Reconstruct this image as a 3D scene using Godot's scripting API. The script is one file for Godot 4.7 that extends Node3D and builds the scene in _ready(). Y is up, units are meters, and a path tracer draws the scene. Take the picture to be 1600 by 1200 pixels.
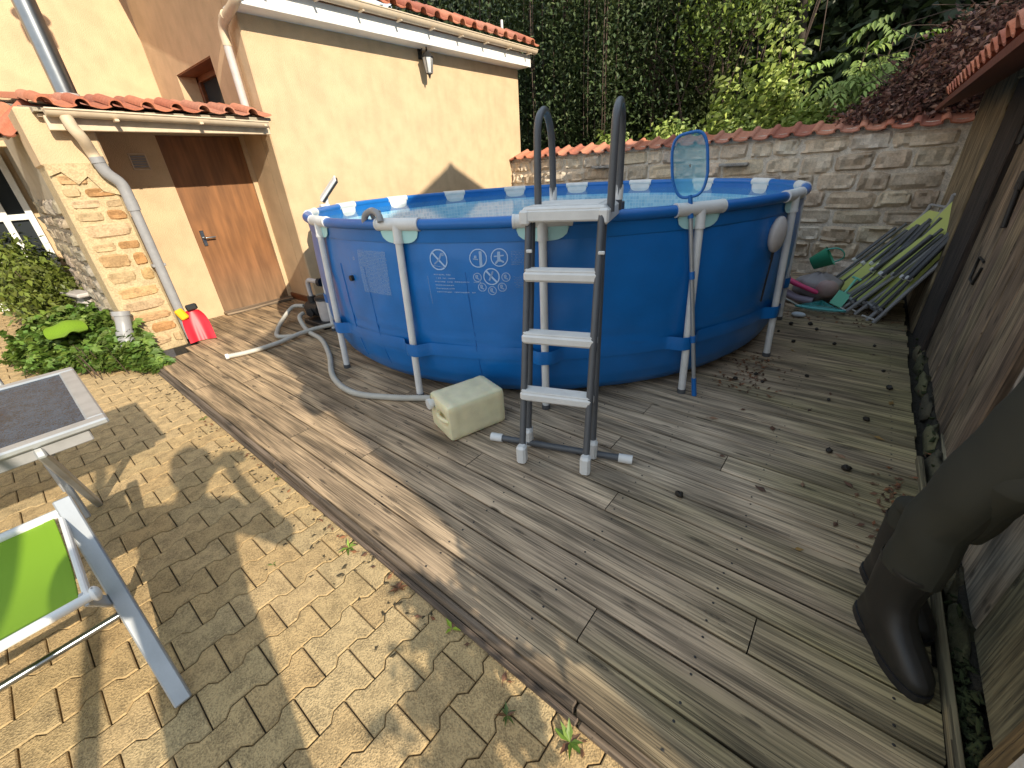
extends Node3D
# Above-ground pool on a timber deck beside a rendered house. x runs east (towards the gate), y up, z towards the viewer. Deck top is y = 0.

var rng := RandomNumberGenerator.new()
var used := {}
var M := {}
const SUN := Vector3(1.824, 1.0, 0.31)
const POOL := Vector3(-2.668, 0.0, -3.822)


# ---------------------------------------------------------------- mesh builder
class MB:
	var v := PackedVector3Array()
	var n := PackedVector3Array()
	var c := PackedColorArray()
	var uv := PackedVector2Array()
	var col := Color.WHITE
	var xf := Transform3D()

	func pt(p: Vector3, nn: Vector3, u: Vector2, cc: Color) -> void:
		v.append(xf * p)
		n.append((xf.basis * nn).normalized())
		uv.append(u)
		c.append(cc)

	func tri(a: Vector3, b: Vector3, d: Vector3, na: Vector3, nb: Vector3, nd: Vector3, ua := Vector2(), ub := Vector2(), ud := Vector2(), ca = null, cb = null, cd = null) -> void:
		var k1: Color = col if ca == null else ca
		var k2: Color = col if cb == null else cb
		var k3: Color = col if cd == null else cd
		if (b - a).cross(d - a).dot(na + nb + nd) > 0.0:
			pt(a, na, ua, k1); pt(d, nd, ud, k3); pt(b, nb, ub, k2)
		else:
			pt(a, na, ua, k1); pt(b, nb, ub, k2); pt(d, nd, ud, k3)

	func quad(a: Vector3, b: Vector3, d: Vector3, e: Vector3, out: Vector3, ua := Vector2(), ub := Vector2(), ud := Vector2(), ue := Vector2()) -> void:
		var nn := (d - a).cross(e - b)
		if nn.length_squared() < 1e-16:
			nn = out
		nn = nn.normalized()
		if nn.dot(out) < 0.0:
			nn = -nn
		tri(a, b, d, nn, nn, nn, ua, ub, ud)
		tri(a, d, e, nn, nn, nn, ua, ud, ue)

	# bevelled box, centre o, full size s, basis bs; u runs along the longest side in metres
	func box(o: Vector3, s: Vector3, b := 0.004, bs := Basis(), off := Vector2()) -> void:
		var keep := xf
		xf = keep * Transform3D(bs, o)
		var h := s * 0.5
		b = minf(b, minf(h.x, minf(h.y, h.z)) * 0.6)
		var L := 0
		if s.y > s[L]: L = 1
		if s.z > s[L]: L = 2
		for i in 3:
			var j := (i + 1) % 3
			var k := (i + 2) % 3
			var ua := L
			var va := 3 - i - L
			if i == L:
				ua = j; va = k
			for si in [-1.0, 1.0]:
				var q: Array[Vector3] = []
				for w in [[-1, -1], [1, -1], [1, 1], [-1, 1]]:
					var p := Vector3()
					p[i] = si * h[i]; p[j] = w[0] * (h[j] - b); p[k] = w[1] * (h[k] - b)
					q.append(p)
				var out := Vector3(); out[i] = si
				quad(q[0], q[1], q[2], q[3], out, Vector2(q[0][ua], q[0][va]) + off, Vector2(q[1][ua], q[1][va]) + off, Vector2(q[2][ua], q[2][va]) + off, Vector2(q[3][ua], q[3][va]) + off)
				if b > 0.0:
					for sj in [-1.0, 1.0]:
						var p := Vector3(); p[i] = si * h[i]; p[j] = sj * (h[j] - b); p[k] = -(h[k] - b)
						var p2 := p; p2[k] = h[k] - b
						var r := Vector3(); r[i] = si * (h[i] - b); r[j] = sj * h[j]; r[k] = h[k] - b
						var r2 := r; r2[k] = -(h[k] - b)
						var o2 := Vector3(); o2[i] = si; o2[j] = sj
						quad(p, p2, r, r2, o2, Vector2(p[L], p[(L + 1) % 3]) + off, Vector2(p2[L], p2[(L + 1) % 3]) + off, Vector2(r[L], p2[(L + 1) % 3]) + off, Vector2(r2[L], p[(L + 1) % 3]) + off)
		if b > 0.0:
			for sx in [-1.0, 1.0]:
				for sy in [-1.0, 1.0]:
					for sz in [-1.0, 1.0]:
						var o3 := Vector3(sx, sy, sz).normalized()
						tri(Vector3(sx * h.x, sy * (h.y - b), sz * (h.z - b)), Vector3(sx * (h.x - b), sy * h.y, sz * (h.z - b)), Vector3(sx * (h.x - b), sy * (h.y - b), sz * h.z), o3, o3, o3, off, off, off)
		xf = keep

	# swept tube; r is a number or an array of radii
	func tube(p: PackedVector3Array, r, k := 10, caps := true, flat := 1.0) -> void:
		var m := p.size()
		var up := Vector3.UP
		var t0 := (p[1] - p[0]).normalized()
		if absf(t0.dot(up)) > 0.9:
			up = Vector3.RIGHT
		var side := t0.cross(up).normalized()
		var rings := []
		var norms := []
		var len_ := 0.0
		var lens := []
		for i in m:
			var t: Vector3
			if i == 0: t = p[1] - p[0]
			elif i == m - 1: t = p[i] - p[i - 1]
			else: t = (p[i + 1] - p[i]).normalized() + (p[i] - p[i - 1]).normalized()
			t = t.normalized()
			side = (side - t * side.dot(t)).normalized()
			var up2 := side.cross(t)
			var ring := PackedVector3Array()
			var nr := PackedVector3Array()
			var rr: float = r[i] if r is Array or r is PackedFloat32Array else r
			for a in k + 1:
				var g := TAU * a / k
				var d := side * cos(g) + up2 * sin(g) * flat
				ring.append(p[i] + d * rr)
				nr.append((side * cos(g) + up2 * sin(g) / flat).normalized())
			rings.append(ring); norms.append(nr)
			if i > 0: len_ += p[i].distance_to(p[i - 1])
			lens.append(len_)
		for i in m - 1:
			for a in k:
				var u0 := Vector2(lens[i], float(a) / k)
				var u1 := Vector2(lens[i + 1], float(a) / k)
				var u2 := Vector2(lens[i + 1], float(a + 1) / k)
				var u3 := Vector2(lens[i], float(a + 1) / k)
				tri(rings[i][a], rings[i + 1][a], rings[i + 1][a + 1], norms[i][a], norms[i + 1][a], norms[i + 1][a + 1], u0, u1, u2)
				tri(rings[i][a], rings[i + 1][a + 1], rings[i][a + 1], norms[i][a], norms[i + 1][a + 1], norms[i][a + 1], u0, u2, u3)
		if caps:
			for e in [0, m - 1]:
				var out: Vector3 = (p[0] - p[1]) if e == 0 else (p[m - 1] - p[m - 2])
				out = out.normalized()
				for a in range(1, k - 1):
					tri(rings[e][0], rings[e][a], rings[e][a + 1], out, out, out)

	# surface of revolution about the local y axis through o; prof holds (radius, y)
	func lathe(o: Vector3, prof: PackedVector2Array, k := 24, inside := false, a0 := 0.0, a1 := TAU) -> void:
		var m := prof.size()
		var nn := PackedVector2Array()
		for i in m:
			var d: Vector2 = prof[mini(i + 1, m - 1)] - prof[maxi(i - 1, 0)]
			var q := Vector2(d.y, -d.x).normalized()
			nn.append(-q if inside else q)
		for i in m - 1:
			for a in k:
				var g0 := a0 + (a1 - a0) * a / k
				var g1 := a0 + (a1 - a0) * (a + 1) / k
				var P := func(j: int, g: float) -> Vector3: return o + Vector3(cos(g) * prof[j].x, prof[j].y, sin(g) * prof[j].x)
				var N := func(j: int, g: float) -> Vector3: return Vector3(cos(g) * nn[j].x, nn[j].y, sin(g) * nn[j].x)
				var ra := prof[i].x; var rb := prof[i + 1].x
				var u00 := Vector2(g0 * ra, prof[i].y); var u10 := Vector2(g1 * ra, prof[i].y)
				var u01 := Vector2(g0 * rb, prof[i + 1].y); var u11 := Vector2(g1 * rb, prof[i + 1].y)
				if ra > 1e-6:
					tri(P.call(i, g0), P.call(i, g1), P.call(i + 1, g1), N.call(i, g0), N.call(i, g1), N.call(i + 1, g1), u00, u10, u11)
				if rb > 1e-6:
					tri(P.call(i, g0), P.call(i + 1, g1), P.call(i + 1, g0), N.call(i, g0), N.call(i + 1, g1), N.call(i + 1, g0), u00, u11, u01)

	# smooth sheet f(u, v) -> point; s flips the normals; cf(u, v) -> colour
	func sheet(nu: int, nv: int, f: Callable, s := 1.0, us := 1.0, vs := 1.0, cf = null) -> void:
		var P := []
		for i in nu + 1:
			var row := PackedVector3Array()
			for j in nv + 1:
				row.append(f.call(float(i) / nu, float(j) / nv))
			P.append(row)
		var N := []
		var C := []
		for i in nu + 1:
			var row := PackedVector3Array()
			var crow := PackedColorArray()
			for j in nv + 1:
				var du: Vector3 = P[mini(i + 1, nu)][j] - P[maxi(i - 1, 0)][j]
				var dv: Vector3 = P[i][mini(j + 1, nv)] - P[i][maxi(j - 1, 0)]
				row.append((du.cross(dv) * s).normalized())
				crow.append(col if cf == null else cf.call(float(i) / nu, float(j) / nv))
			N.append(row); C.append(crow)
		for i in nu:
			for j in nv:
				var a := Vector2(us * i / nu, vs * j / nv)
				var b := Vector2(us * (i + 1) / nu, vs * j / nv)
				var d := Vector2(us * (i + 1) / nu, vs * (j + 1) / nv)
				var e := Vector2(us * i / nu, vs * (j + 1) / nv)
				tri(P[i][j], P[i + 1][j], P[i + 1][j + 1], N[i][j], N[i + 1][j], N[i + 1][j + 1], a, b, d, C[i][j], C[i + 1][j], C[i + 1][j + 1])
				tri(P[i][j], P[i + 1][j + 1], P[i][j + 1], N[i][j], N[i + 1][j + 1], N[i][j + 1], a, d, e, C[i][j], C[i + 1][j + 1], C[i][j + 1])

	# extrude a polygon (in the xy plane of basis bs at o) by depth along bs.z, both caps
	func prism(poly: PackedVector2Array, depth: float, o := Vector3(), bs := Basis()) -> void:
		var keep := xf
		xf = keep * Transform3D(bs, o)
		var ids := Geometry2D.triangulate_polygon(poly)
		for z in [0.0, depth]:
			var out := Vector3(0, 0, 1 if (z > 0.0) == (depth > 0.0) else -1)
			if z == 0.0: out = Vector3(0, 0, -signf(depth))
			else: out = Vector3(0, 0, signf(depth))
			for i in range(0, ids.size(), 3):
				var a := poly[ids[i]]; var b := poly[ids[i + 1]]; var d := poly[ids[i + 2]]
				tri(Vector3(a.x, a.y, z), Vector3(b.x, b.y, z), Vector3(d.x, d.y, z), out, out, out, a, b, d)
		var cw := Geometry2D.is_polygon_clockwise(poly)
		var per := 0.0
		for i in poly.size():
			var a := poly[i]; var b := poly[(i + 1) % poly.size()]
			var e := b - a
			var out := Vector3(e.y, -e.x, 0).normalized()
			if cw: out = -out
			quad(Vector3(a.x, a.y, 0), Vector3(b.x, b.y, 0), Vector3(b.x, b.y, depth), Vector3(a.x, a.y, depth), out, Vector2(per, 0), Vector2(per + e.length(), 0), Vector2(per + e.length(), depth), Vector2(per, depth))
			per += e.length()
		xf = keep

	# ellipsoid with optional squash function
	func ball(o: Vector3, r: Vector3, k := 10, m := 6) -> void:
		sheet(m, k, func(u: float, w: float) -> Vector3: return o + Vector3(r.x * sin(PI * u) * cos(TAU * w), r.y * cos(PI * u), r.z * sin(PI * u) * sin(TAU * w)), -1.0)

	func mesh() -> ArrayMesh:
		var a := []
		a.resize(Mesh.ARRAY_MAX)
		a[Mesh.ARRAY_VERTEX] = v
		a[Mesh.ARRAY_NORMAL] = n
		a[Mesh.ARRAY_COLOR] = c
		a[Mesh.ARRAY_TEX_UV] = uv
		var m := ArrayMesh.new()
		m.add_surface_from_arrays(Mesh.PRIMITIVE_TRIANGLES, a)
		return m


# ---------------------------------------------------------------- naming helpers
func numbered(parent: Node, called: String) -> String:
	var key := str(parent.get_instance_id()) + "/" + called
	var k: int = used.get(key, 0)
	used[key] = k + 1
	return called if k == 0 else "%s_%03d" % [called, k]


func tag(o: Node, label := "", category := "", group := "", kind := "") -> Node:
	if label: o.set_meta("label", label)
	if category: o.set_meta("category", category)
	if group: o.set_meta("group", group)
	if kind: o.set_meta("kind", kind)
	return o


func part(parent: Node, called: String, m: Mesh, mat: Material) -> MeshInstance3D:
	var o := MeshInstance3D.new()
	o.name = numbered(parent, called)
	o.mesh = m
	o.material_override = mat
	parent.add_child(o, true)
	return o


func put(parent: Node, called: String, b: MB, mat: Material) -> MeshInstance3D:
	return part(parent, called, b.mesh(), mat)


func thing(called: String, label: String, category: String, at := Vector3.ZERO, turn := 0.0, group := "") -> Node3D:
	var o := Node3D.new()
	o.name = numbered(self, called)
	add_child(o, true)
	o.position = at
	o.rotation.y = turn
	tag(o, label, category, group)
	return o


func copy_of(o: Node3D, at: Vector3, rot: Vector3, label: String) -> Node3D:
	var stem := String(o.name)
	var d: Node3D = o.duplicate()
	d.name = numbered(self, stem)
	add_child(d, true)
	d.position = at
	d.rotation = rot
	tag(d, label, o.get_meta("category", ""), o.get_meta("group", ""))
	return d


func scatter(parent: Node, called: String, m: Mesh, mat: Material, xs: Array, cols := []) -> MultiMeshInstance3D:
	var mm := MultiMesh.new()
	mm.transform_format = MultiMesh.TRANSFORM_3D
	mm.use_colors = not cols.is_empty()
	mm.mesh = m
	mm.instance_count = xs.size()
	for i in xs.size():
		mm.set_instance_transform(i, xs[i])
		if not cols.is_empty():
			mm.set_instance_color(i, cols[i])
	var o := MultiMeshInstance3D.new()
	o.name = numbered(parent, called)
	o.multimesh = mm
	o.material_override = mat
	parent.add_child(o, true)
	return o


func pc(deg: float, r: float, y: float) -> Vector3:
	return POOL + Vector3(cos(deg_to_rad(deg)) * r, y, sin(deg_to_rad(deg)) * r)


func V(list: Array) -> PackedVector3Array:
	var p := PackedVector3Array()
	for i in range(0, list.size(), 3):
		p.append(Vector3(list[i], list[i + 1], list[i + 2]))
	return p


func smooth(p: PackedVector3Array, each := 6) -> PackedVector3Array:
	var c := Curve3D.new()
	for i in p.size():
		var t: Vector3 = (p[mini(i + 1, p.size() - 1)] - p[maxi(i - 1, 0)]) / 6.0
		c.add_point(p[i], -t, t)
	var out := PackedVector3Array()
	for i in (p.size() - 1) * each + 1:
		out.append(c.sample(int(float(i) / each) if i < (p.size() - 1) * each else p.size() - 2, fmod(float(i) / each, 1.0) if i < (p.size() - 1) * each else 1.0))
	return out


func tint(c: Color, d: float) -> Color:
	var k := 1.0 + rng.randf_range(-d, d)
	return Color(c.r * k, c.g * k * (1.0 + rng.randf_range(-d, d) * 0.2), c.b * k * (1.0 + rng.randf_range(-d, d) * 0.35))


func rot_to(y: Vector3, spin := 0.0) -> Basis:
	y = y.normalized()
	var x := y.cross(Vector3(0.31, 0.2, 0.93)).normalized()
	return Basis(x, y, x.cross(y)) * Basis(Vector3.UP, spin)


# ---------------------------------------------------------------- textures and materials
func fnl(sd: int, freq: float, oct := 4, kind := FastNoiseLite.TYPE_SIMPLEX_SMOOTH) -> FastNoiseLite:
	var f := FastNoiseLite.new()
	f.seed = sd
	f.noise_type = kind
	f.frequency = freq
	f.fractal_octaves = oct
	return f


func layer(w: int, h: int, sd: int, freq: float, sx := 1, sy := 1, oct := 4, kind := FastNoiseLite.TYPE_SIMPLEX_SMOOTH) -> PackedByteArray:
	var im := fnl(sd, freq, oct, kind).get_seamless_image(w / sx, h / sy, false, false, 0.12)
	im.convert(Image.FORMAT_L8)
	if sx > 1 or sy > 1:
		im.resize(w, h, Image.INTERPOLATE_CUBIC)
	return im.get_data()


func grey_tex(w: int, h: int, layers: Array, lo: float, hi: float, gain := 1.0) -> Array:   # [ImageTexture, grey Image]
	var d := PackedByteArray()
	d.resize(w * h)
	var a: PackedByteArray = layers[0][0]
	var wa: float = layers[0][1]
	var b: PackedByteArray = layers[1][0] if layers.size() > 1 else a
	var wb: float = layers[1][1] if layers.size() > 1 else 0.0
	var c: PackedByteArray = layers[2][0] if layers.size() > 2 else a
	var wc: float = layers[2][1] if layers.size() > 2 else 0.0
	var tot := wa + wb + wc
	for i in w * h:
		var x := ((a[i] * wa + b[i] * wb + c[i] * wc) / tot / 255.0 - 0.5) * gain + 0.5
		d[i] = int(clampf(lo + (hi - lo) * x, 0.0, 1.0) * 255.0)
	var im := Image.create_from_data(w, h, false, Image.FORMAT_L8, d)
	return [ImageTexture.create_from_image(im), im]


func normal_of(im: Image, k: float) -> ImageTexture:
	var b: Image = im.duplicate()
	b.convert(Image.FORMAT_RGBA8)
	b.bump_map_to_normal_map(k)
	return ImageTexture.create_from_image(b)


func mat(c: Color, rough := 0.8, tex: Texture2D = null, nrm: Texture2D = null, uvs := Vector3.ONE, tri := false, nscale := 1.0, metal := 0.0) -> StandardMaterial3D:
	var m := StandardMaterial3D.new()
	m.albedo_color = c.linear_to_srgb()
	m.vertex_color_use_as_albedo = true
	m.roughness = rough
	m.metallic = metal
	m.albedo_texture = tex
	if nrm:
		m.normal_enabled = true
		m.normal_texture = nrm
		m.normal_scale = nscale
	m.uv1_scale = uvs
	if tri:
		m.uv1_triplanar = true
		m.uv1_world_triplanar = true
	return m


func leaf_mat(c: Color, back := 0.5) -> StandardMaterial3D:
	var m := mat(c, 0.55)
	m.cull_mode = BaseMaterial3D.CULL_DISABLED
	m.backlight_enabled = true
	m.backlight = Color(back * 0.8, back, back * 0.3)
	return m


func make_materials() -> void:
	# weathered wood: u along the grain
	var W := 1024; var H := 512
	var fine := layer(W, H, 3, 0.09, 16, 1, 4)
	var wide := layer(W, H, 5, 0.02, 8, 1, 3)
	var blot := layer(W, H, 7, 0.02, 4, 2, 4)
	var g := grey_tex(W, H, [[fine, 1.0], [wide, 0.9], [blot, 0.55]], 0.50, 1.10, 1.9)
	var gi: Image = g[1]
	# knots and drying cracks
	rng.seed = 11
	for k in 13:
		var cx := rng.randi_range(30, W - 30); var cy := rng.randi_range(12, H - 12)
		var R := rng.randf_range(4.0, 9.0)
		for y in range(-14, 15):
			for x in range(-26, 27):
				var px := cx + x; var py := cy + y
				if px < 0 or py < 0 or px >= W or py >= H: continue
				var d := sqrt(x * x * 0.28 + y * y) / R
				if d < 1.5:
					var o := gi.get_pixel(px, py).r
					var q := lerpf(0.52 + 0.10 * sin(d * 14.0), o, clampf((d - 0.55) / 0.95, 0.0, 1.0))
					gi.set_pixel(px, py, Color(q, q, q))
	for k in 150:
		var y := rng.randi_range(0, H - 1); var x := rng.randi_range(0, W - 140); var l := rng.randi_range(30, 140)
		var dk := rng.randf_range(0.35, 0.75)
		for i in l:
			if rng.randf() < 0.02: y = clampi(y + (1 if rng.randf() < 0.5 else -1), 0, H - 1)
			var o := gi.get_pixel(x + i, y).r
			gi.set_pixel(x + i, y, Color(o * dk, o * dk, o * dk))
	var wood := ImageTexture.create_from_image(gi)
	var wood_n := normal_of(gi, 5.0)
	M.deck = mat(Color(1, 1, 1), 0.88, wood, wood_n, Vector3(0.38, 2.1, 1), false, 0.9)
	M.gate = mat(Color(1, 1, 1), 0.9, wood, wood_n, Vector3(0.6, 1.2, 1), false, 0.9)
	# varnished door: finer figure
	var f2 := layer(512, 512, 23, 0.03, 8, 1, 4)
	var f3 := layer(512, 512, 29, 0.012, 2, 1, 4)
	var dg := grey_tex(512, 512, [[f2, 1.0], [f3, 1.0]], 0.74, 1.02, 1.5)
	M.door = mat(Color(1, 1, 1), 0.55, dg[0], normal_of(dg[1], 1.2), Vector3(0.5, 1.0, 1), false, 0.5)
	# render (stucco)
	var s1 := layer(512, 512, 31, 0.16, 1, 1, 3)
	var s2 := layer(512, 512, 37, 0.006, 1, 1, 4)
	var sg := grey_tex(512, 512, [[s1, 1.0]], 0.2, 0.8, 2.0)
	var s3 := layer(512, 512, 39, 0.02, 1, 8, 3)
	var sa := grey_tex(512, 512, [[s2, 1.0], [s1, 0.5], [s3, 0.3]], 0.915, 1.015, 1.7)
	M.stucco = mat(Color(0.59, 0.43, 0.265), 0.95, sa[0], normal_of(sg[1], 2.0), Vector3(0.9, 0.9, 0.9), true, 0.55)
	M.plaster_grey = mat(Color(0.40, 0.35, 0.27), 0.95, sa[0], normal_of(sg[1], 3.0), Vector3(0.9, 0.9, 0.9), true, 0.8)
	M.white_render = mat(Color(0.62, 0.60, 0.55), 0.9, sa[0], normal_of(sg[1], 2.0), Vector3(0.9, 0.9, 0.9), true, 0.5)
	# concrete paver: sandy speckle
	var p1 := layer(512, 512, 41, 0.30, 1, 1, 2, FastNoiseLite.TYPE_VALUE)
	var p2 := layer(512, 512, 43, 0.012, 1, 1, 4)
	var pg := grey_tex(512, 512, [[p1, 1.0], [p2, 0.6]], 0.74, 1.08, 1.9)
	var pb := grey_tex(512, 512, [[p1, 1.0]], 0.2, 0.8, 2.0)
	M.paver = mat(Color(1, 1, 1), 0.95, pg[0], normal_of(pb[1], 2.0), Vector3(1.7, 1.7, 1.7), true, 0.8)
	M.sand = mat(Color(0.13, 0.10, 0.065), 1.0, pg[0], null, Vector3(2, 2, 2), true)
	M.soil = mat(Color(0.06, 0.05, 0.035), 1.0, pg[0], null, Vector3(1, 1, 1), true)
	# rough stone
	var t1 := layer(512, 512, 51, 0.035, 1, 1, 5)
	var t2 := layer(512, 512, 53, 0.12, 1, 1, 3)
	var t3 := layer(512, 512, 57, 0.008, 1, 1, 3)
	var ta := grey_tex(512, 512, [[t1, 1.0], [t2, 0.6], [t3, 0.8]], 0.80, 1.08, 1.9)
	var tb := grey_tex(512, 512, [[t1, 1.0], [t2, 0.6]], 0.1, 0.9, 1.8)
	var tn := normal_of(tb[1], 7.0)
	M.stone = mat(Color(1, 1, 1), 0.95, ta[0], tn, Vector3(2.2, 2.2, 2.2), true, 1.0)
	M.mortar = mat(Color(0.74, 0.67, 0.57), 1.0, ta[0], tn, Vector3(3, 3, 3), true, 0.7)
	M.mortar_cream = mat(Color(0.57, 0.44, 0.26), 1.0, ta[0], tn, Vector3(3, 3, 3), true, 0.7)
	M.tile = mat(Color(1, 1, 1), 0.85, ta[0], tn, Vector3(3, 3, 3), true, 0.35)
	M.dirt = mat(Color(0.030, 0.026, 0.018), 1.0, ta[0], tn, Vector3(1.5, 1.5, 1.5), true)
	M.slate = mat(Color(0.10, 0.10, 0.105), 0.9, ta[0], tn, Vector3(2, 2, 2), true, 0.6)
	# plastics, metals
	var dirt1 := grey_tex(512, 512, [[layer(512, 512, 61, 0.01, 1, 1, 5), 1.0], [t2, 0.25]], 0.92, 1.01, 1.5)
	M.white = mat(Color(0.72, 0.72, 0.71), 0.45, dirt1[0], null, Vector3(1.3, 1.3, 1.3), true)
	M.white_paint = mat(Color(0.82, 0.82, 0.80), 0.5, dirt1[0], null, Vector3(0.7, 0.7, 0.7), true)
	M.grey_plastic = mat(Color(0.085, 0.09, 0.10), 0.42, dirt1[0], null, Vector3(2, 2, 2), true)
	M.pvc = mat(Color(0.30, 0.30, 0.31), 0.4, dirt1[0], null, Vector3(2, 2, 2), true)
	M.pvc_pale = mat(Color(0.52, 0.48, 0.46), 0.45, dirt1[0], null, Vector3(2, 2, 2), true)
	M.beige = mat(Color(0.62, 0.50, 0.36), 0.5, dirt1[0], null, Vector3(2, 2, 2), true)
	M.black = mat(Color(0.012, 0.012, 0.014), 0.5)
	M.iron = mat(Color(0.02, 0.018, 0.017), 0.6)
	M.alu = mat(Color(0.44, 0.46, 0.48), 0.42, dirt1[0], null, Vector3(2, 2, 2), true, 1.0, 0.55)
	M.steel = mat(Color(0.30, 0.32, 0.34), 0.28, dirt1[0], null, Vector3(2, 2, 2), true, 1.0, 0.95)
	M.blue = mat(Color(0.004, 0.155, 0.50), 0.34, dirt1[0], null, Vector3(0.8, 0.8, 0.8), true)
	M.rim_blue = mat(Color(0.010, 0.145, 0.48), 0.36, dirt1[0], null, Vector3(0.8, 0.8, 0.8), true)
	M.mint = mat(Color(0.42, 0.70, 0.70), 0.5)
	M.red = mat(Color(0.60, 0.018, 0.035), 0.45, dirt1[0], null, Vector3(2, 2, 2), true)
	M.yellow = mat(Color(0.75, 0.42, 0.01), 0.45)
	M.hose = mat(Color(0.50, 0.47, 0.41), 0.6, dirt1[0], null, Vector3(2, 2, 2), true)
	M.hose_cream = mat(Color(0.55, 0.47, 0.30), 0.6)
	M.can = mat(Color(0.80, 0.74, 0.49), 0.42, dirt1[0], null, Vector3(1.6, 1.6, 1.6), true)
	M.can.subsurf_scatter_enabled = true
	M.can.subsurf_scatter_strength = 0.25
	M.lime = mat(Color(0.26, 0.47, 0.015), 0.75)
	M.lime.backlight_enabled = true
	M.lime.backlight = Color(0.16, 0.25, 0.02)
	M.lime_old = mat(Color(0.46, 0.50, 0.14), 0.8)
	M.plain = mat(Color(1, 1, 1), 0.6)
	M.rubber = mat(Color(0.016, 0.015, 0.0135), 0.5, dirt1[0], null, Vector3(2, 2, 2), true)
	M.olive = mat(Color(0.023, 0.024, 0.016), 0.75, dirt1[0], null, Vector3(2, 2, 2), true)
	M.brown_paint = mat(Color(0.20, 0.065, 0.022), 0.5, dg[0], null, Vector3(1, 1, 1), true)
	# woven mesh cloth of chairs
	var wv := Image.create(64, 64, false, Image.FORMAT_L8)
	for y in 64:
		for x in 64:
			var q := 0.82 + 0.18 * sin(x * TAU / 8.0) * sin(y * TAU / 8.0)
			wv.set_pixel(x, y, Color(q, q, q))
	var wvt := ImageTexture.create_from_image(wv)
	M.lime.albedo_texture = wvt
	M.lime.uv1_scale = Vector3(30, 30, 1)
	# pool floor mosaic
	var mo := Image.create(512, 512, false, Image.FORMAT_RGB8)
	rng.seed = 5
	for ty in 32:
		for tx in 32:
			var q := rng.randf()
			var cc := Color(0.46, 0.74, 0.87).lerp(Color(0.70, 0.88, 0.94), q)
			mo.fill_rect(Rect2i(tx * 16, ty * 16, 16, 16), Color(0.80, 0.90, 0.94))
			mo.fill_rect(Rect2i(tx * 16 + 1, ty * 16 + 1, 14, 14), cc)
	M.mosaic = mat(Color(0.85, 0.95, 1.0), 0.5, ImageTexture.create_from_image(mo), null, Vector3(0.7, 0.7, 0.7), true)
	# water
	var wn := grey_tex(512, 512, [[layer(512, 512, 71, 0.02, 1, 1, 3), 1.0]], 0.2, 0.8, 1.4)
	M.water = mat(Color(0.25, 0.66, 0.82), 0.03, null, normal_of(wn[1], 1.5), Vector3(0.9, 0.9, 0.9), true, 0.22)
	M.water.transparency = BaseMaterial3D.TRANSPARENCY_ALPHA
	M.water.albedo_color.a = 0.25
	M.water.metallic_specular = 0.2
	# frosted table glass with drops and dirt
	var gt := grey_tex(512, 512, [[p1, 1.0], [layer(512, 512, 73, 0.012, 1, 1, 5), 0.4]], 0.6, 1.2, 2.2)
	M.table_glass = mat(Color(0.035, 0.062, 0.10), 0.22, gt[0], normal_of(pb[1], 1.0), Vector3(2.2, 2.2, 2.2), true, 0.12)
	M.table_glass.metallic_specular = 0.22
	M.pane = mat(Color(0.55, 0.6, 0.6), 0.05)
	M.pane.transparency = BaseMaterial3D.TRANSPARENCY_ALPHA
	M.pane.albedo_color.a = 0.25
	M.dark_pane = mat(Color(0.03, 0.035, 0.04), 0.12)
	M.dark_pane.metallic_specular = 0.12
	M.net = mat(Color(0.12, 0.50, 0.66), 0.6)
	M.net.transparency = BaseMaterial3D.TRANSPARENCY_ALPHA
	M.net.albedo_color.a = 0.48
	M.net.cull_mode = BaseMaterial3D.CULL_DISABLED
	# foliage
	M.leaf = leaf_mat(Color(1, 1, 1), 0.5)
	M.dry = mat(Color(1, 1, 1), 0.8)
	M.dry.cull_mode = BaseMaterial3D.CULL_DISABLED
	M.bark = mat(Color(0.07, 0.055, 0.04), 0.95, ta[0], tn, Vector3(2, 2, 2), true)
	M.twig = mat(Color(0.09, 0.06, 0.045), 0.9)
	M.skin = mat(Color(1, 1, 1), 0.6)
	M.print = mat(Color(1, 1, 1), 0.5, print_tex())
	M.print.transparency = BaseMaterial3D.TRANSPARENCY_ALPHA


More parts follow.
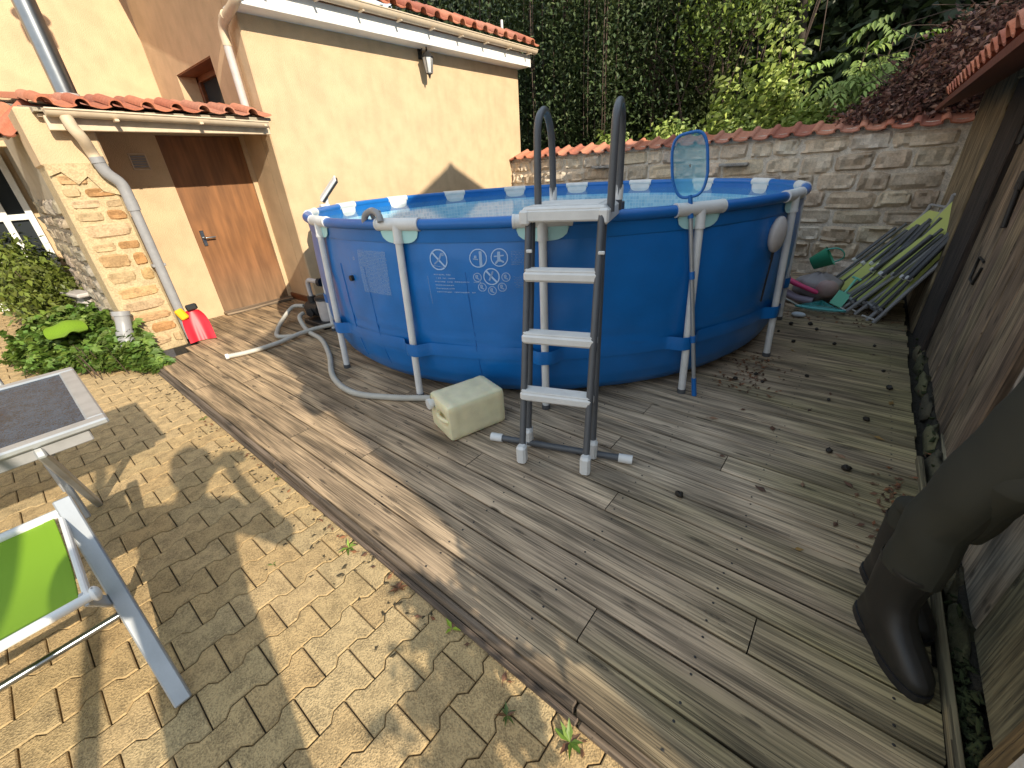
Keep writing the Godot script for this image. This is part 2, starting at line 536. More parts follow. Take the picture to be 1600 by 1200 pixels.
# the printing on the liner: prohibition signs, lines of small print, panels of text
func print_tex() -> ImageTexture:
	var W := 1536; var H := 400
	var im := Image.create(W, H, false, Image.FORMAT_RGBA8)
	var ink := Color(0.62, 0.74, 0.88)
	im.fill(Color(ink.r, ink.g, ink.b, 0.0))
	var X := func(deg: float) -> float: return (95.0 - deg) / 39.0 * W
	var Y := func(y: float) -> float: return (1.06 - y) / 0.40 * H
	var ring := func(cx: float, cy: float, r: float, w: float, a: float) -> void:
		for y in range(int(cy - r - 2), int(cy + r + 3)):
			for x in range(int(cx - r - 2), int(cx + r + 3)):
				var d := Vector2(x - cx, y - cy).length()
				if absf(d - r) < w * 0.5 and x >= 0 and y >= 0 and x < W and y < H:
					im.set_pixel(x, y, Color(ink.r, ink.g, ink.b, a))
	var line := func(x0: float, y0: float, x1: float, y1: float, w: float, a: float) -> void:
		var n := int(Vector2(x1 - x0, y1 - y0).length())
		for i in n + 1:
			var q := Vector2(x0, y0).lerp(Vector2(x1, y1), float(i) / maxi(n, 1))
			im.fill_rect(Rect2i(int(q.x - w / 2), int(q.y - w / 2), int(w), int(w)), Color(ink.r, ink.g, ink.b, a))
	# no diving
	var cx: float = X.call(71.3); var cy: float = Y.call(0.952)
	ring.call(cx, cy, 58.0, 8.0, 0.95)
	line.call(cx - 40, cy - 40, cx + 40, cy + 40, 8.0, 0.95)
	line.call(cx + 22, cy - 34, cx + 4, cy + 2, 9.0, 0.55)
	line.call(cx + 4, cy + 2, cx - 28, cy + 26, 7.0, 0.5)
	ring.call(cx + 30, cy - 30, 6.0, 8.0, 0.5)
	line.call(cx - 44, cy + 34, cx + 40, cy + 46, 4.0, 0.5)
	# watch children
	cx = X.call(64.85); cy = Y.call(0.96)
	ring.call(cx, cy, 50.0, 6.0, 0.95)
	line.call(cx + 16, cy - 22, cx + 16, cy + 40, 17.0, 0.8)
	ring.call(cx + 14, cy - 30, 6.0, 9.0, 0.8)
	ring.call(cx - 16, cy - 8, 5.0, 8.0, 0.7)
	line.call(cx - 28, cy + 4, cx - 2, cy + 8, 6.0, 0.6)
	# running figure
	cx = X.call(61.65); cy = Y.call(0.962)
	ring.call(cx, cy, 48.0, 6.0, 0.95)
	ring.call(cx - 2, cy - 24, 6.0, 9.0, 0.8)
	line.call(cx - 2, cy - 16, cx - 2, cy + 14, 18.0, 0.8)
	line.call(cx - 26, cy - 6, cx + 24, cy - 10, 7.0, 0.8)
	line.call(cx - 4, cy + 14, cx - 22, cy + 32, 8.0, 0.8)
	line.call(cx + 2, cy + 14, cx + 24, cy + 26, 8.0, 0.8)
	# no jumping, with a fan of small signs
	cx = X.call(63.0); cy = Y.call(0.855)
	for k in 5:
		var g := PI - PI * k / 4.0
		var sx := cx + cos(g) * 86.0; var sy := cy + sin(g) * 82.0 * (0.55 if k == 0 or k == 4 else 1.0) + (0.0 if k == 2 else 4.0)
		ring.call(sx, sy, 24.0, 5.0, 0.7)
		ring.call(sx - 4, sy - 6, 6.0, 9.0, 0.6)
		line.call(sx - 8, sy + 4, sx + 10, sy + 12, 6.0, 0.6)
	ring.call(cx, cy, 46.0, 7.0, 0.95)
	line.call(cx - 30, cy - 32, cx + 30, cy + 32, 8.0, 0.95)
	line.call(cx + 10, cy - 26, cx - 12, cy + 20, 9.0, 0.5)
	# small print
	rng.seed = 77
	var text := func(x0: float, y0: float, w: float, h: float, a: float) -> void:
		var x := x0
		while x < x0 + w:
			var l := rng.randi_range(3, 11)
			if rng.randf() < 0.86:
				for j in l:
					if j % 3 != 2:
						im.fill_rect(Rect2i(int(x) + j, int(y0 + rng.randf() * h * 0.25), 1, int(h * rng.randf_range(0.6, 1.0))), Color(ink.r, ink.g, ink.b, a))
			x += l + 3
	var lx: float = X.call(72.4); var ly: float = Y.call(0.868)
	var widths := [110, 140, 300, 125, 120, 250]
	for k in 6:
		text.call(lx + k * 2.0, ly + k * 21.0, widths[k], 9.0, 0.85)
	var l0: float = X.call(88.4)
	im.fill_rect(Rect2i(int(l0), int(Y.call(0.99)), 268, 285), Color(ink.r, ink.g, ink.b, 0.16))
	for k in 30:
		text.call(l0, Y.call(0.985) + k * 9.2, 268.0, 6.0, 0.6)
	for k in 9:
		text.call(X.call(59.9), Y.call(0.995) + k * 9.0, 90.0, 5.0, 0.5)
	for k in 8:
		text.call(X.call(59.6), Y.call(0.855) + k * 9.0, 90.0, 5.0, 0.5)
	# rotate-ready marks and a thin fold mark
	line.call(X.call(91.6), Y.call(0.93), X.call(91.4), Y.call(0.72), 3.0, 0.5)
	line.call(X.call(73.6), Y.call(0.85), X.call(73.3), Y.call(0.68), 3.0, 0.4)
	ring.call(X.call(89.9), Y.call(0.93), 9.0, 6.0, 0.6)
	return ImageTexture.create_from_image(im)


func make_light() -> void:
	var q := [6.37881, -0.70585, 0.48105, -0.06343]
	var yaw: float = q[1]; var pitch: float = q[2]; var roll: float = q[3]
	var fwd := Vector3(sin(yaw) * cos(pitch), -sin(pitch), -cos(yaw) * cos(pitch))
	var right := Vector3(cos(yaw), 0, sin(yaw))
	var up := right.cross(fwd)
	var r2 := right * cos(roll) + up * sin(roll)
	var u2 := -right * sin(roll) + up * cos(roll)
	var cam := Camera3D.new()
	cam.name = "camera"
	cam.transform = Transform3D(Basis(r2, u2, -fwd), Vector3(0, 1.4, 0))
	cam.fov = rad_to_deg(2.0 * atan(6.0 / 6.37881))
	cam.near = 0.03
	cam.far = 400.0
	add_child(cam)
	cam.current = true

	var env := Environment.new()
	env.background_mode = Environment.BG_SKY
	env.tonemap_mode = Environment.TONE_MAPPER_LINEAR
	env.tonemap_exposure = 1.52
	env.sdfgi_enabled = true
	env.ssao_enabled = true
	env.ssil_enabled = true
	var sky := Sky.new()
	var sm := ProceduralSkyMaterial.new()
	sm.sky_top_color = Color(0.62, 0.68, 0.74)
	sm.sky_horizon_color = Color(0.88, 0.88, 0.86)
	sm.sky_curve = 0.25
	sm.sky_energy_multiplier = 1.18
	sm.ground_horizon_color = Color(0.55, 0.52, 0.47)
	sm.ground_bottom_color = Color(0.25, 0.23, 0.2)
	sky.sky_material = sm
	env.sky = sky
	var we := WorldEnvironment.new()
	we.name = "world_environment"
	we.environment = env
	add_child(we)
	var sun := DirectionalLight3D.new()
	sun.name = "sun"
	sun.light_energy = 1.45
	sun.light_color = Color(1.0, 0.95, 0.86)
	sun.light_angular_distance = 0.5
	sun.shadow_enabled = true
	sun.transform = Transform3D().looking_at(-SUN, Vector3.UP)
	add_child(sun)


func paver_mesh(c: Color) -> ArrayMesh:
	var b := MB.new()
	b.col = c
	var w := 0.0692; var a := 0.012; var g := 0.0022; var h := 0.0975
	var zs := [-h + g, -0.060, -0.038, 0.038, 0.060, h - g]
	var xs := [w + a - g, w + a - g, w - a - g, w - a - g, w + a - g, w + a - g]
	var e := 0.0035
	var outer: Array[Vector2] = []
	for i in 6: outer.append(Vector2(xs[i], zs[i]))
	for i in 6: outer.append(Vector2(-xs[5 - i], zs[5 - i]))
	var inner: Array[Vector2] = []
	for p in outer:
		inner.append(Vector2(p.x - e * signf(p.x), p.y - (e * signf(p.y) if absf(p.y) > 0.09 else 0.0)))
	for i in 5:
		b.quad(Vector3(-inner[i].x, 0, inner[i].y), Vector3(inner[i].x, 0, inner[i].y), Vector3(inner[i + 1].x, 0, inner[i + 1].y), Vector3(-inner[i + 1].x, 0, inner[i + 1].y), Vector3.UP)
	for i in 12:
		var p := outer[i]; var q := outer[(i + 1) % 12]
		var pi_ := inner[i]; var qi := inner[(i + 1) % 12]
		var mid := (p + q) * 0.5
		var o := Vector3(mid.x, 0, mid.y)
		b.quad(Vector3(pi_.x, 0, pi_.y), Vector3(qi.x, 0, qi.y), Vector3(q.x, -0.0035, q.y), Vector3(p.x, -0.0035, p.y), o.normalized() + Vector3.UP)
		b.quad(Vector3(p.x, -0.0035, p.y), Vector3(q.x, -0.0035, q.y), Vector3(q.x, -0.026, q.y), Vector3(p.x, -0.026, p.y), o)
	return b.mesh()


func make_ground() -> void:
	var b := MB.new()
	b.quad(Vector3(-200, -0.14, -200), Vector3(200, -0.14, -200), Vector3(200, -0.14, 200), Vector3(-200, -0.14, 200), Vector3.UP)
	tag(put(self, "ground", b, M.soil), "", "", "", "structure")
	var pave := Node3D.new()
	pave.name = "pavement"
	add_child(pave)
	tag(pave, "", "", "", "structure")
	b = MB.new()
	b.quad(Vector3(-14, -0.078, -0.75), Vector3(3.2, -0.078, -0.75), Vector3(3.2, -0.078, 5), Vector3(-14, -0.078, 5), Vector3.UP)
	put(pave, "sand_bed", b, M.sand)
	rng.seed = 21
	var kinds := []
	for c in [Color(0.50, 0.352, 0.172), Color(0.475, 0.342, 0.17), Color(0.515, 0.367, 0.187), Color(0.48, 0.332, 0.158), Color(0.49, 0.357, 0.186), Color(0.46, 0.322, 0.158)]:
		kinds.append(paver_mesh(c))
	var far := []
	var cols := []
	for k in range(-20, 98):
		var xc := -0.829 - 0.1383 * k
		for j in range(-3, 24):
			var zc := -0.2455 + 0.195 * j + (0.0975 if posmod(k, 2) == 1 else 0.0)
			if zc < -0.68 or zc > 4.2: continue
			var t := Transform3D(Basis.from_euler(Vector3(rng.randf_range(-0.012, 0.012), rng.randf_range(-0.006, 0.006), rng.randf_range(-0.012, 0.012))), Vector3(xc, -0.06 + rng.randf_range(-0.0018, 0.0018), zc))
			if xc > -3.45 and xc < -0.1 and zc < 0.62 and zc > -0.66:
				var o := part(pave, "paver", kinds[rng.randi() % 6], M.paver)
				o.transform = t
			else:
				far.append(t)
	var s := scatter(pave, "distant_pavers", kinds[2], M.paver, far)
	tag(s, "", "", "", "stuff")


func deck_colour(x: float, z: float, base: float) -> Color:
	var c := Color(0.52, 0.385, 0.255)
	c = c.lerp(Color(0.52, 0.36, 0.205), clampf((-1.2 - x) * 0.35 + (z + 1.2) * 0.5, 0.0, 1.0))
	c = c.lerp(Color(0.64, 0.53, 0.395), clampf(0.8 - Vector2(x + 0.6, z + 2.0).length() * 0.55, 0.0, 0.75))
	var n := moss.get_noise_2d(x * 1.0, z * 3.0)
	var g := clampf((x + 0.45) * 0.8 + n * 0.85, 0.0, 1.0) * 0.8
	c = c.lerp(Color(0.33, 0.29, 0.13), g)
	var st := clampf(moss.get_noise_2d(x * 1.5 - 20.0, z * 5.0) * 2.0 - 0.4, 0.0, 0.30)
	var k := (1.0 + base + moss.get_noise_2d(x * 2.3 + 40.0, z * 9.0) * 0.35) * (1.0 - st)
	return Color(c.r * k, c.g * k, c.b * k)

var moss := FastNoiseLite.new()

func plank_mesh(x0: float, x1: float, zc: float, w: float, y0: float) -> MB:
	# one weathered board: top split along its length, rounded arrises, tone that wanders
	var b := MB.new()
	var base := rng.randf_range(-0.22, 0.17)
	var n := maxi(1, int((x1 - x0) / 0.28))
	var off := Vector2(rng.randf() * 7.0, rng.randf() * 5.0)
	var h := w * 0.5
	var cup := rng.randf_range(-0.0015, 0.0012)
	var sec: Array[Vector2] = [Vector2(-h, -0.028), Vector2(-h, -0.004), Vector2(-h + 0.004, 0.0), Vector2(0, cup), Vector2(h - 0.004, 0.0), Vector2(h, -0.004), Vector2(h, -0.028)]
	for i in n:
		var xa := lerpf(x0, x1, float(i) / n); var xb := lerpf(x0, x1, float(i + 1) / n)
		for s in 6:
			var p := sec[s]; var q := sec[s + 1]
			var out := Vector3(0, q.x - p.x, -(q.y - p.y)).normalized()
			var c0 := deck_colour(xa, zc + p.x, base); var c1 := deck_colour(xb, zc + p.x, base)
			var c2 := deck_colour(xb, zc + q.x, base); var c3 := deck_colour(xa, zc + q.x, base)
			var A := Vector3(xa, y0 + p.y, zc + p.x); var B := Vector3(xb, y0 + p.y, zc + p.x); var C := Vector3(xb, y0 + q.y, zc + q.x); var D := Vector3(xa, y0 + q.y, zc + q.x)
			var ua := Vector2(xa, p.x) + off; var ub := Vector2(xb, p.x) + off; var uc := Vector2(xb, q.x) + off; var ud := Vector2(xa, q.x) + off
			b.tri(A, B, C, out, out, out, ua, ub, uc, c0, c1, c2)
			b.tri(A, C, D, out, out, out, ua, uc, ud, c0, c2, c3)
	for e in [[x0, -1.0], [x1, 1.0]]:
		b.col = deck_colour(e[0], zc, base - 0.3)
		b.quad(Vector3(e[0], y0 - 0.028, zc - h), Vector3(e[0], y0 - 0.004, zc - h), Vector3(e[0], y0 - 0.004, zc + h), Vector3(e[0], y0 - 0.028, zc + h), Vector3(e[1], 0, 0), off, off, off, off)
	return b


func make_deck() -> void:
	moss.seed = 4
	moss.frequency = 0.9
	moss.fractal_octaves = 3
	var deck := Node3D.new()
	deck.name = "timber_deck"
	add_child(deck)
	tag(deck, "", "", "", "structure")
	var b := MB.new()
	b.quad(Vector3(-6.3, -0.05, -6.7), Vector3(0.9, -0.05, -6.7), Vector3(0.9, -0.05, -0.62), Vector3(-6.3, -0.05, -0.62), Vector3.UP)
	put(deck, "joist_bed", b, M.dirt)
	rng.seed = 31
	var cuts := {1: [-2.46, -0.40], 2: [-3.6, -1.9], 4: [-1.355, -3.3], 5: [-2.9, -0.6], 8: [-0.79, -3.4], 9: [-0.257], 11: [-0.787, -3.0], 6: [-2.3], 3: [-4.1, 0.05], 7: [-1.7, -4.4]}
	for j in 42:
		var zc := -0.646 - 0.1455 * j
		var left := -5.28
		if zc > -0.95: left = -4.85 - (0.2 if zc < -0.8 else 0.0)
		elif zc > -2.42: left = -5.97
		var xs := [left]
		var mids: Array = cuts.get(j, [rng.randf_range(-4.2, -2.6)]).duplicate()
		mids.sort()
		for m in mids:
			if m > left + 0.4: xs.append(m)
		xs.append(0.50 + rng.randf_range(-0.006, 0.01))
		for i in xs.size() - 1:
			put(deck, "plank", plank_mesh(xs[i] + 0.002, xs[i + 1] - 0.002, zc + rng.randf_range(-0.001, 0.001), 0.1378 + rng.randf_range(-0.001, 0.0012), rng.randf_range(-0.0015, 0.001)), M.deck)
	# nail heads, two to a board at every joist
	b = MB.new()
	b.lathe(Vector3.ZERO, PackedVector2Array([Vector2(0.0045, 0.0), Vector2(0.004, 0.0012), Vector2(0.0, 0.0014)]), 7)
	var nails := []
	for j in 42:
		for i in 12:
			var nx := 0.40 - 0.48 * i + rng.randf_range(-0.012, 0.012)
			for q in [-0.042, 0.042]:
				var nz: float = -0.646 - 0.1455 * j + q + rng.randf_range(-0.006, 0.006)
				if nx < -5.2 or (nz > -0.95 and nx < -4.7): continue
				nails.append(Transform3D(Basis(), Vector3(nx, 0.0005, nz)))
	tag(scatter(deck, "nail_heads", b.mesh(), M.iron, nails), "", "", "", "stuff")
	# edge of the deck: a face board and a lower lath
	for e in [[-4.85, -2.31], [-2.305, -0.31], [-0.305, 0.6]]:
		b = MB.new()
		b.col = tint(Color(0.21, 0.155, 0.11), 0.12)
		b.box(Vector3((e[0] + e[1]) * 0.5, -0.034, -0.562), Vector3(e[1] - e[0] - 0.003, 0.052, 0.022), 0.004, Basis(), Vector2(rng.randf() * 4.0, rng.randf()))
		put(deck, "face_board", b, M.deck)
		b = MB.new()
		b.col = tint(Color(0.20, 0.15, 0.11), 0.12)
		b.box(Vector3((e[0] + e[1]) * 0.5 + 0.02, -0.058, -0.540), Vector3(e[1] - e[0] - 0.003, 0.03, 0.02), 0.004, Basis(), Vector2(rng.randf() * 4.0, rng.randf()))
		put(deck, "edge_lath", b, M.deck)
	# long strip nailed along the gate side
	b = MB.new()
	b.col = Color(0.27, 0.23, 0.14)
	b.box(Vector3(0.515, 0.012, -1.55), Vector3(0.022, 0.035, 1.9), 0.003, Basis(Vector3.UP, 0.012))
	put(deck, "edge_lath", b, M.deck)
	b = MB.new()
	b.col = Color(0.42, 0.37, 0.25)
	b.box(Vector3(0.592, 0.05, -2.62), Vector3(0.02, 0.03, 0.62), 0.003, Basis(Vector3.UP, -0.03))
	put(deck, "edge_lath", b, M.deck)


# one roof tile: barrel and pan, x across (pitch p), z down the slope, open at the lower end
func roof_tile(p: float, l: float, r: float, c: Color) -> MB:
	var b := MB.new()
	b.col = c
	var prof: Array[Vector2] = []
	var k := 8
	var bw := r
	for i in k + 1:
		var g := PI - PI * i / k
		prof.append(Vector2(cos(g) * bw - p * 0.5 + bw, sin(g) * r * 0.92))
	var x0 := prof[k].x
	var x1 := p * 0.5 + 0.018
	for i in range(1, 5):
		var t := i / 4.0
		prof.append(Vector2(lerpf(x0, x1, t), -0.016 * sin(PI * t) + 0.002))
	var th := 0.013
	for i in prof.size() - 1:
		var a := prof[i]; var d := prof[i + 1]
		var e := (d - a).normalized()
		var nn := Vector2(-e.y, e.x)
		var e0 := (prof[mini(i + 1, prof.size() - 1)] - prof[maxi(i - 1, 0)]).normalized()
		var e1 := (prof[mini(i + 2, prof.size() - 1)] - prof[i]).normalized()
		var n0 := Vector3(-e0.y, e0.x, 0); var n1 := Vector3(-e1.y, e1.x, 0)
		var A := Vector3(a.x, a.y, 0); var D := Vector3(d.x, d.y, 0)
		var A2 := A + Vector3(0, 0.028, -l); var D2 := D + Vector3(0, 0.028, -l)
		b.tri(A, D, D2, n0, n1, n1); b.tri(A, D2, A2, n0, n1, n0)
		var da := n0 * th; var dd := n1 * th
		b.tri(A - da, D - dd, D2 - dd, -n0, -n1, -n1); b.tri(A - da, D2 - dd, A2 - da, -n0, -n1, -n0)
		b.quad(A, D, D - dd, A - da, Vector3(0, 0, 1))
		if false: print(nn)
	return b


var tile_kinds := {}

func tiles(parent: Node, n: int, rows: int, p: float, r: float, origin: Vector3, along: Vector3, down: Vector3, stuff_depth := 0.0, called := "roof_tile") -> void:
	# n tiles along the eave from origin, rows up the slope; beyond them one corrugated field
	var key := "%f/%f" % [p, r]
	if not tile_kinds.has(key):
		var ks := []
		for c in [Color(0.53, 0.185, 0.10), Color(0.46, 0.15, 0.085), Color(0.56, 0.22, 0.13), Color(0.40, 0.135, 0.085), Color(0.50, 0.21, 0.135)]:
			ks.append(roof_tile(p, 0.40, r, c).mesh())
		tile_kinds[key] = ks
	var z := down.normalized()
	var x := along.normalized()
	var y := z.cross(x).normalized()
	var bs := Basis(x, y, z)
	for j in rows:
		for i in n:
			var o := part(parent, called, tile_kinds[key][rng.randi() % 5], M.tile)
			o.transform = Transform3D(bs * Basis.from_euler(Vector3(rng.randf_range(-0.015, 0.015), rng.randf_range(-0.02, 0.02), rng.randf_range(-0.02, 0.02))), origin + x * (p * (i + 0.5)) - z * 0.345 * j + y * rng.randf_range(-0.003, 0.003))
	if stuff_depth > 0.0:
		var b := MB.new()
		b.col = Color(0.45, 0.155, 0.085)
		var L := stuff_depth
		var base := origin - z * (0.345 * rows - 0.05)
		b.sheet(n * 8, 6, func(u: float, w: float) -> Vector3: return base + x * (u * n * p) - z * (w * L) + y * (r * 0.9 * maxf(sin(u * n * TAU), -0.15) + 0.01), -1.0)
		var o := put(parent, "tile_field", b, M.tile)
		tag(o, "", "", "", "stuff")


# one dressed or rubble stone on a wall face: centre, right and up vectors, size, how far it stands proud
var chip := FastNoiseLite.new()

func stone_mesh(o: Vector3, x: Vector3, y: Vector3, w: float, h: float, proud: float, c: Color, rough := 0.35, round_ := 0.18, nx := 6, ny := 4) -> MB:
	var b := MB.new()
	b.col = c
	var z := x.cross(y).normalized()
	chip.frequency = 1.0
	var P := []
	var sd := rng.randf() * 100.0
	var jit := []
	for i in 4: jit.append(Vector2(rng.randf_range(-0.13, 0.13) * minf(w, h), rng.randf_range(-0.11, 0.11) * h))
	for i in nx + 1:
		var row: Array[Vector3] = []
		for j in ny + 1:
			var u := float(i) / nx; var v := float(j) / ny
			var uu := u * 2.0 - 1.0; var vv := v * 2.0 - 1.0
			# crowd the rows towards the arris
			uu = signf(uu) * pow(absf(uu), 0.6); vv = signf(vv) * pow(absf(vv), 0.6)
			var k := 1.0 - round_ * uu * uu * vv * vv
			var edge := i == 0 or j == 0 or i == nx or j == ny
			var j0: Vector2 = jit[0].lerp(jit[1], u).lerp(jit[3].lerp(jit[2], u), v)
			var q := Vector2(uu * w * 0.5 * k, vv * h * 0.5 * k) + j0
			var dn := chip.get_noise_3d(q.x * 9.0 + q.y * 5.0 + sd, q.y * 20.0 - q.x * 7.0, sd)
			var d := -0.006 if edge else proud * (1.0 + rough * dn * 1.6 + rough * 0.5 * rng.randf_range(-1, 1))
			if edge: q += Vector2(chip.get_noise_2d(q.y * 16.0 + sd, 3.0), chip.get_noise_2d(q.x * 16.0, sd)) * minf(w, h) * 0.07
			row.append(o + x * q.x + y * q.y + z * d)
		P.append(row)
	for i in nx:
		for j in ny:
			b.quad(P[i][j], P[i + 1][j], P[i + 1][j + 1], P[i][j + 1], z)
	return b


func make_stone_wall() -> void:
	var w := thing("stone_wall", "pale rubble stone boundary wall with terracotta coping behind the pool", "wall", Vector3.ZERO)
	var b := MB.new()
	b.box(Vector3(-2.4, 0.68, -6.755), Vector3(6.1, 1.72, 0.28), 0.0)
	put(w, "mortar_bed", b, M.mortar)
	rng.seed = 41
	var hs := [0.22, 0.19, 0.21, 0.18, 0.20, 0.19, 0.20, 0.19]
	var y := -0.03
	var pal := [Color(0.70, 0.58, 0.43), Color(0.62, 0.50, 0.37), Color(0.76, 0.66, 0.53), Color(0.72, 0.61, 0.48), Color(0.60, 0.51, 0.40), Color(0.75, 0.63, 0.47)]
	for h in hs:
		var x := -5.30
		while x < 0.52:
			var l := rng.randf_range(0.20, 0.50)
			if x + l > 0.40: l = 0.55 - x
			var c := tint(pal[rng.randi() % 6], 0.1)
			put(w, "stone", stone_mesh(Vector3(x + l * 0.5, y + h * 0.5, -6.612), Vector3.RIGHT, Vector3.UP, l - 0.010, h - 0.010, rng.randf_range(0.020, 0.040), c, 1.15, 0.06, 8, 5), M.stone)
			x += l
		y += h
	# coping: single-slope row of tiles towards the viewer
	var cap := Node3D.new()
	cap.name = "coping"
	w.add_child(cap)
	b = MB.new()
	b.box(Vector3(-2.4, 1.575, -6.80), Vector3(6.0, 0.07, 0.33), 0.0)
	put(cap, "mortar_bed", b, M.mortar)
	tiles(cap, 27, 1, 0.2215, 0.038, Vector3(-5.42, 1.585, -6.53), Vector3.RIGHT, Vector3(0, -0.22, 1), 0.0, "coping_tile")
	for e in [[-3.42, 1.37], [-1.53, 1.305]]:
		b = MB.new()
		b.col = Color(0.38, 0.36, 0.33)
		b.box(Vector3(e[0], e[1], -6.53), Vector3(0.34, 0.035, 0.12), 0.006)
		put(w, "stone_ledge", b, M.stone)


func wall_quad(b: MB, a: Vector3, c: Vector3, out: Vector3) -> void:
	var o := (a + c) * 0.5
	b.box(o, (c - a).abs(), 0.0)


func make_house() -> void:
	var h := thing("rendered_house", "ochre rendered house with tiled eaves, brown door and lean-to", "house")
	var b := MB.new()
	# main east wall, return wall with the small recessed window, upper facade
	b.box(Vector3(-5.42, 1.66, -4.66), Vector3(0.24, 3.14, 4.48), 0.012)
	put(h, "wall", b, M.stucco)
	b = MB.new()
	b.box(Vector3(-5.413, 0.04, -4.66), Vector3(0.255, 0.17, 4.47), 0.004)
	put(h, "plinth", b, M.plaster_grey)
	b = MB.new()   # pieces around the opening x -7.43..-6.21, y 2.16..2.735
	var zr := -2.56
	b.box(Vector3(-5.875, 2.4, zr), Vector3(0.67, 4.7, 0.277), 0.0)
	b.box(Vector3(-7.925, 2.9, zr), Vector3(0.99, 3.8, 0.277), 0.0)
	b.box(Vector3(-6.82, 3.74, zr), Vector3(1.22, 2.01, 0.277), 0.0)
	b.box(Vector3(-6.82, 1.08, zr), Vector3(1.22, 2.16, 0.277), 0.0)
	b.box(Vector3(-6.82, 2.1, -2.78), Vector3(1.5, 1.6, 0.02), 0.0)
	put(h, "return_wall", b, M.stucco)
	b = MB.new()
	b.box(Vector3(-5.64, 0.018, -2.412), Vector3(0.67, 0.115, 0.03), 0.003)
	put(h, "plinth", b, M.brown_paint)
	b = MB.new()
	b.box(Vector3(-8.42, 4.3, 0.9), Vector3(0.24, 4.6, 6.7), 0.0)
	b.box(Vector3(-8.42, 1.0, -1.63), Vector3(0.24, 1.996, 1.62), 0.0)
	put(h, "upper_wall", b, M.stucco)
	var win := Node3D.new()
	win.name = "window"
	h.add_child(win)
	b = MB.new()
	b.box(Vector3(-6.82, 2.70, -2.66), Vector3(1.2, 0.07, 0.06), 0.006)
	b.box(Vector3(-6.25, 2.44, -2.66), Vector3(0.07, 0.6, 0.06), 0.006)
	b.box(Vector3(-7.39, 2.44, -2.66), Vector3(0.07, 0.6, 0.06), 0.006)
	b.box(Vector3(-6.56, 2.42, -2.655), Vector3(0.06, 0.5, 0.05), 0.006)
	put(win, "frame", b, M.brown_paint)
	b = MB.new()
	b.box(Vector3(-6.82, 2.42, -2.685), Vector3(1.1, 0.52, 0.01), 0.0)
	put(win, "pane", b, M.dark_pane)
	b = MB.new()
	b.box(Vector3(-6.82, 2.728, -2.53), Vector3(1.21, 0.012, 0.2), 0.002)
	put(win, "head_lining", b, M.brown_paint)

	# main eaves: white fascia and soffit, beige gutter on brackets, tiles
	b = MB.new()
	b.box(Vector3(-5.06, 3.0, -4.62), Vector3(0.025, 0.16, 4.62), 0.003)
	put(h, "fascia", b, M.white_paint)
	b = MB.new()
	b.box(Vector3(-5.19, 2.93, -4.62), Vector3(0.235, 0.015, 4.60), 0.0)
	put(h, "soffit", b, M.white_paint)
	var gut := gutter(h, Vector3(-4.975, 3.135, -2.30), Vector3(-4.975, 3.135, -6.96), 0.062)
	for k in 9:
		b = MB.new()
		b.box(Vector3(-4.955, 3.06, -2.6 - 0.52 * k), Vector3(0.10, 0.012, 0.025), 0.002)
		put(gut, "bracket", b, M.beige)
	rng.seed = 51
	var roof := Node3D.new()
	roof.name = "roof"
	h.add_child(roof)
	tiles(roof, 21, 2, 0.23, 0.062, Vector3(-4.95, 3.215, -2.2), Vector3(0, 0, -1), Vector3(1, -0.36, 0), 3.4)
	b = MB.new()
	b.prism(PackedVector2Array([Vector2(-5.32, 3.16), Vector2(-5.32, 3.24), Vector2(-8.6, 4.43), Vector2(-8.6, 3.16)]), 4.53, Vector3(0, 0, -6.98))
	put(roof, "verge_wall", b, M.stucco)
	# roof over the upper storey
	b = MB.new()
	b.box(Vector3(-8.9, 6.75, 0.9), Vector3(1.7, 0.12, 7.2), 0.01, Basis(Vector3(0, 0, 1), -0.3))
	put(roof, "upper_roof", b, M.tile)
	b = MB.new()
	b.tube(V([-5.7, 3.35, -7.02, -5.7, 3.68, -7.02]), 0.022, 8)
	put(roof, "vent_rod", b, M.white)

	# pale downpipe with its swan neck from the eaves gutter to the lean-to gutter
	var dp := Node3D.new()
	dp.name = "downpipe"
	h.add_child(dp)
	b = MB.new()
	b.tube(smooth(V([-4.975, 3.10, -2.36, -4.985, 3.0, -2.345, -5.06, 2.93, -2.335, -5.25, 2.89, -2.335, -5.40, 2.86, -2.335, -5.475, 2.80, -2.335, -5.49, 2.68, -2.335]), 5), 0.042, 14)
	put(dp, "swan_neck", b, M.beige)
	b = MB.new()
	b.tube(V([-5.49, 2.70, -2.335, -5.49, 2.05, -2.335]), 0.038, 14)
	put(dp, "pipe", b, M.pvc_pale)
	b = MB.new()
	b.tube(V([-4.98, 3.06, -2.36, -4.98, 3.0, -2.36]), 0.05, 14)
	put(dp, "collar", b, M.beige)
	b = MB.new()
	b.tube(V([-5.32, 2.885, -2.335, -5.38, 2.87, -2.335]), 0.049, 14)
	put(dp, "collar", b, M.beige)

	# lean-to: door wall, soffit beam, roof, gutter
	b = MB.new()
	b.box(Vector3(-6.1, 0.965, -1.25), Vector3(0.24, 1.95, 0.61), 0.0)
	b.box(Vector3(-6.1, 0.965, -2.395), Vector3(0.24, 1.95, 0.05), 0.0)
	b.box(Vector3(-6.1, 1.99, -1.69), Vector3(0.238, 0.11, 1.46), 0.0)
	put(h, "door_wall", b, M.stucco)
	b = MB.new()
	b.box(Vector3(-5.69, 1.0, -0.90), Vector3(0.7, 2.0, 0.1), 0.0)
	put(h, "niche_wall", b, M.stucco)
	var door := Node3D.new()
	door.name = "door"
	h.add_child(door)
	b = MB.new()
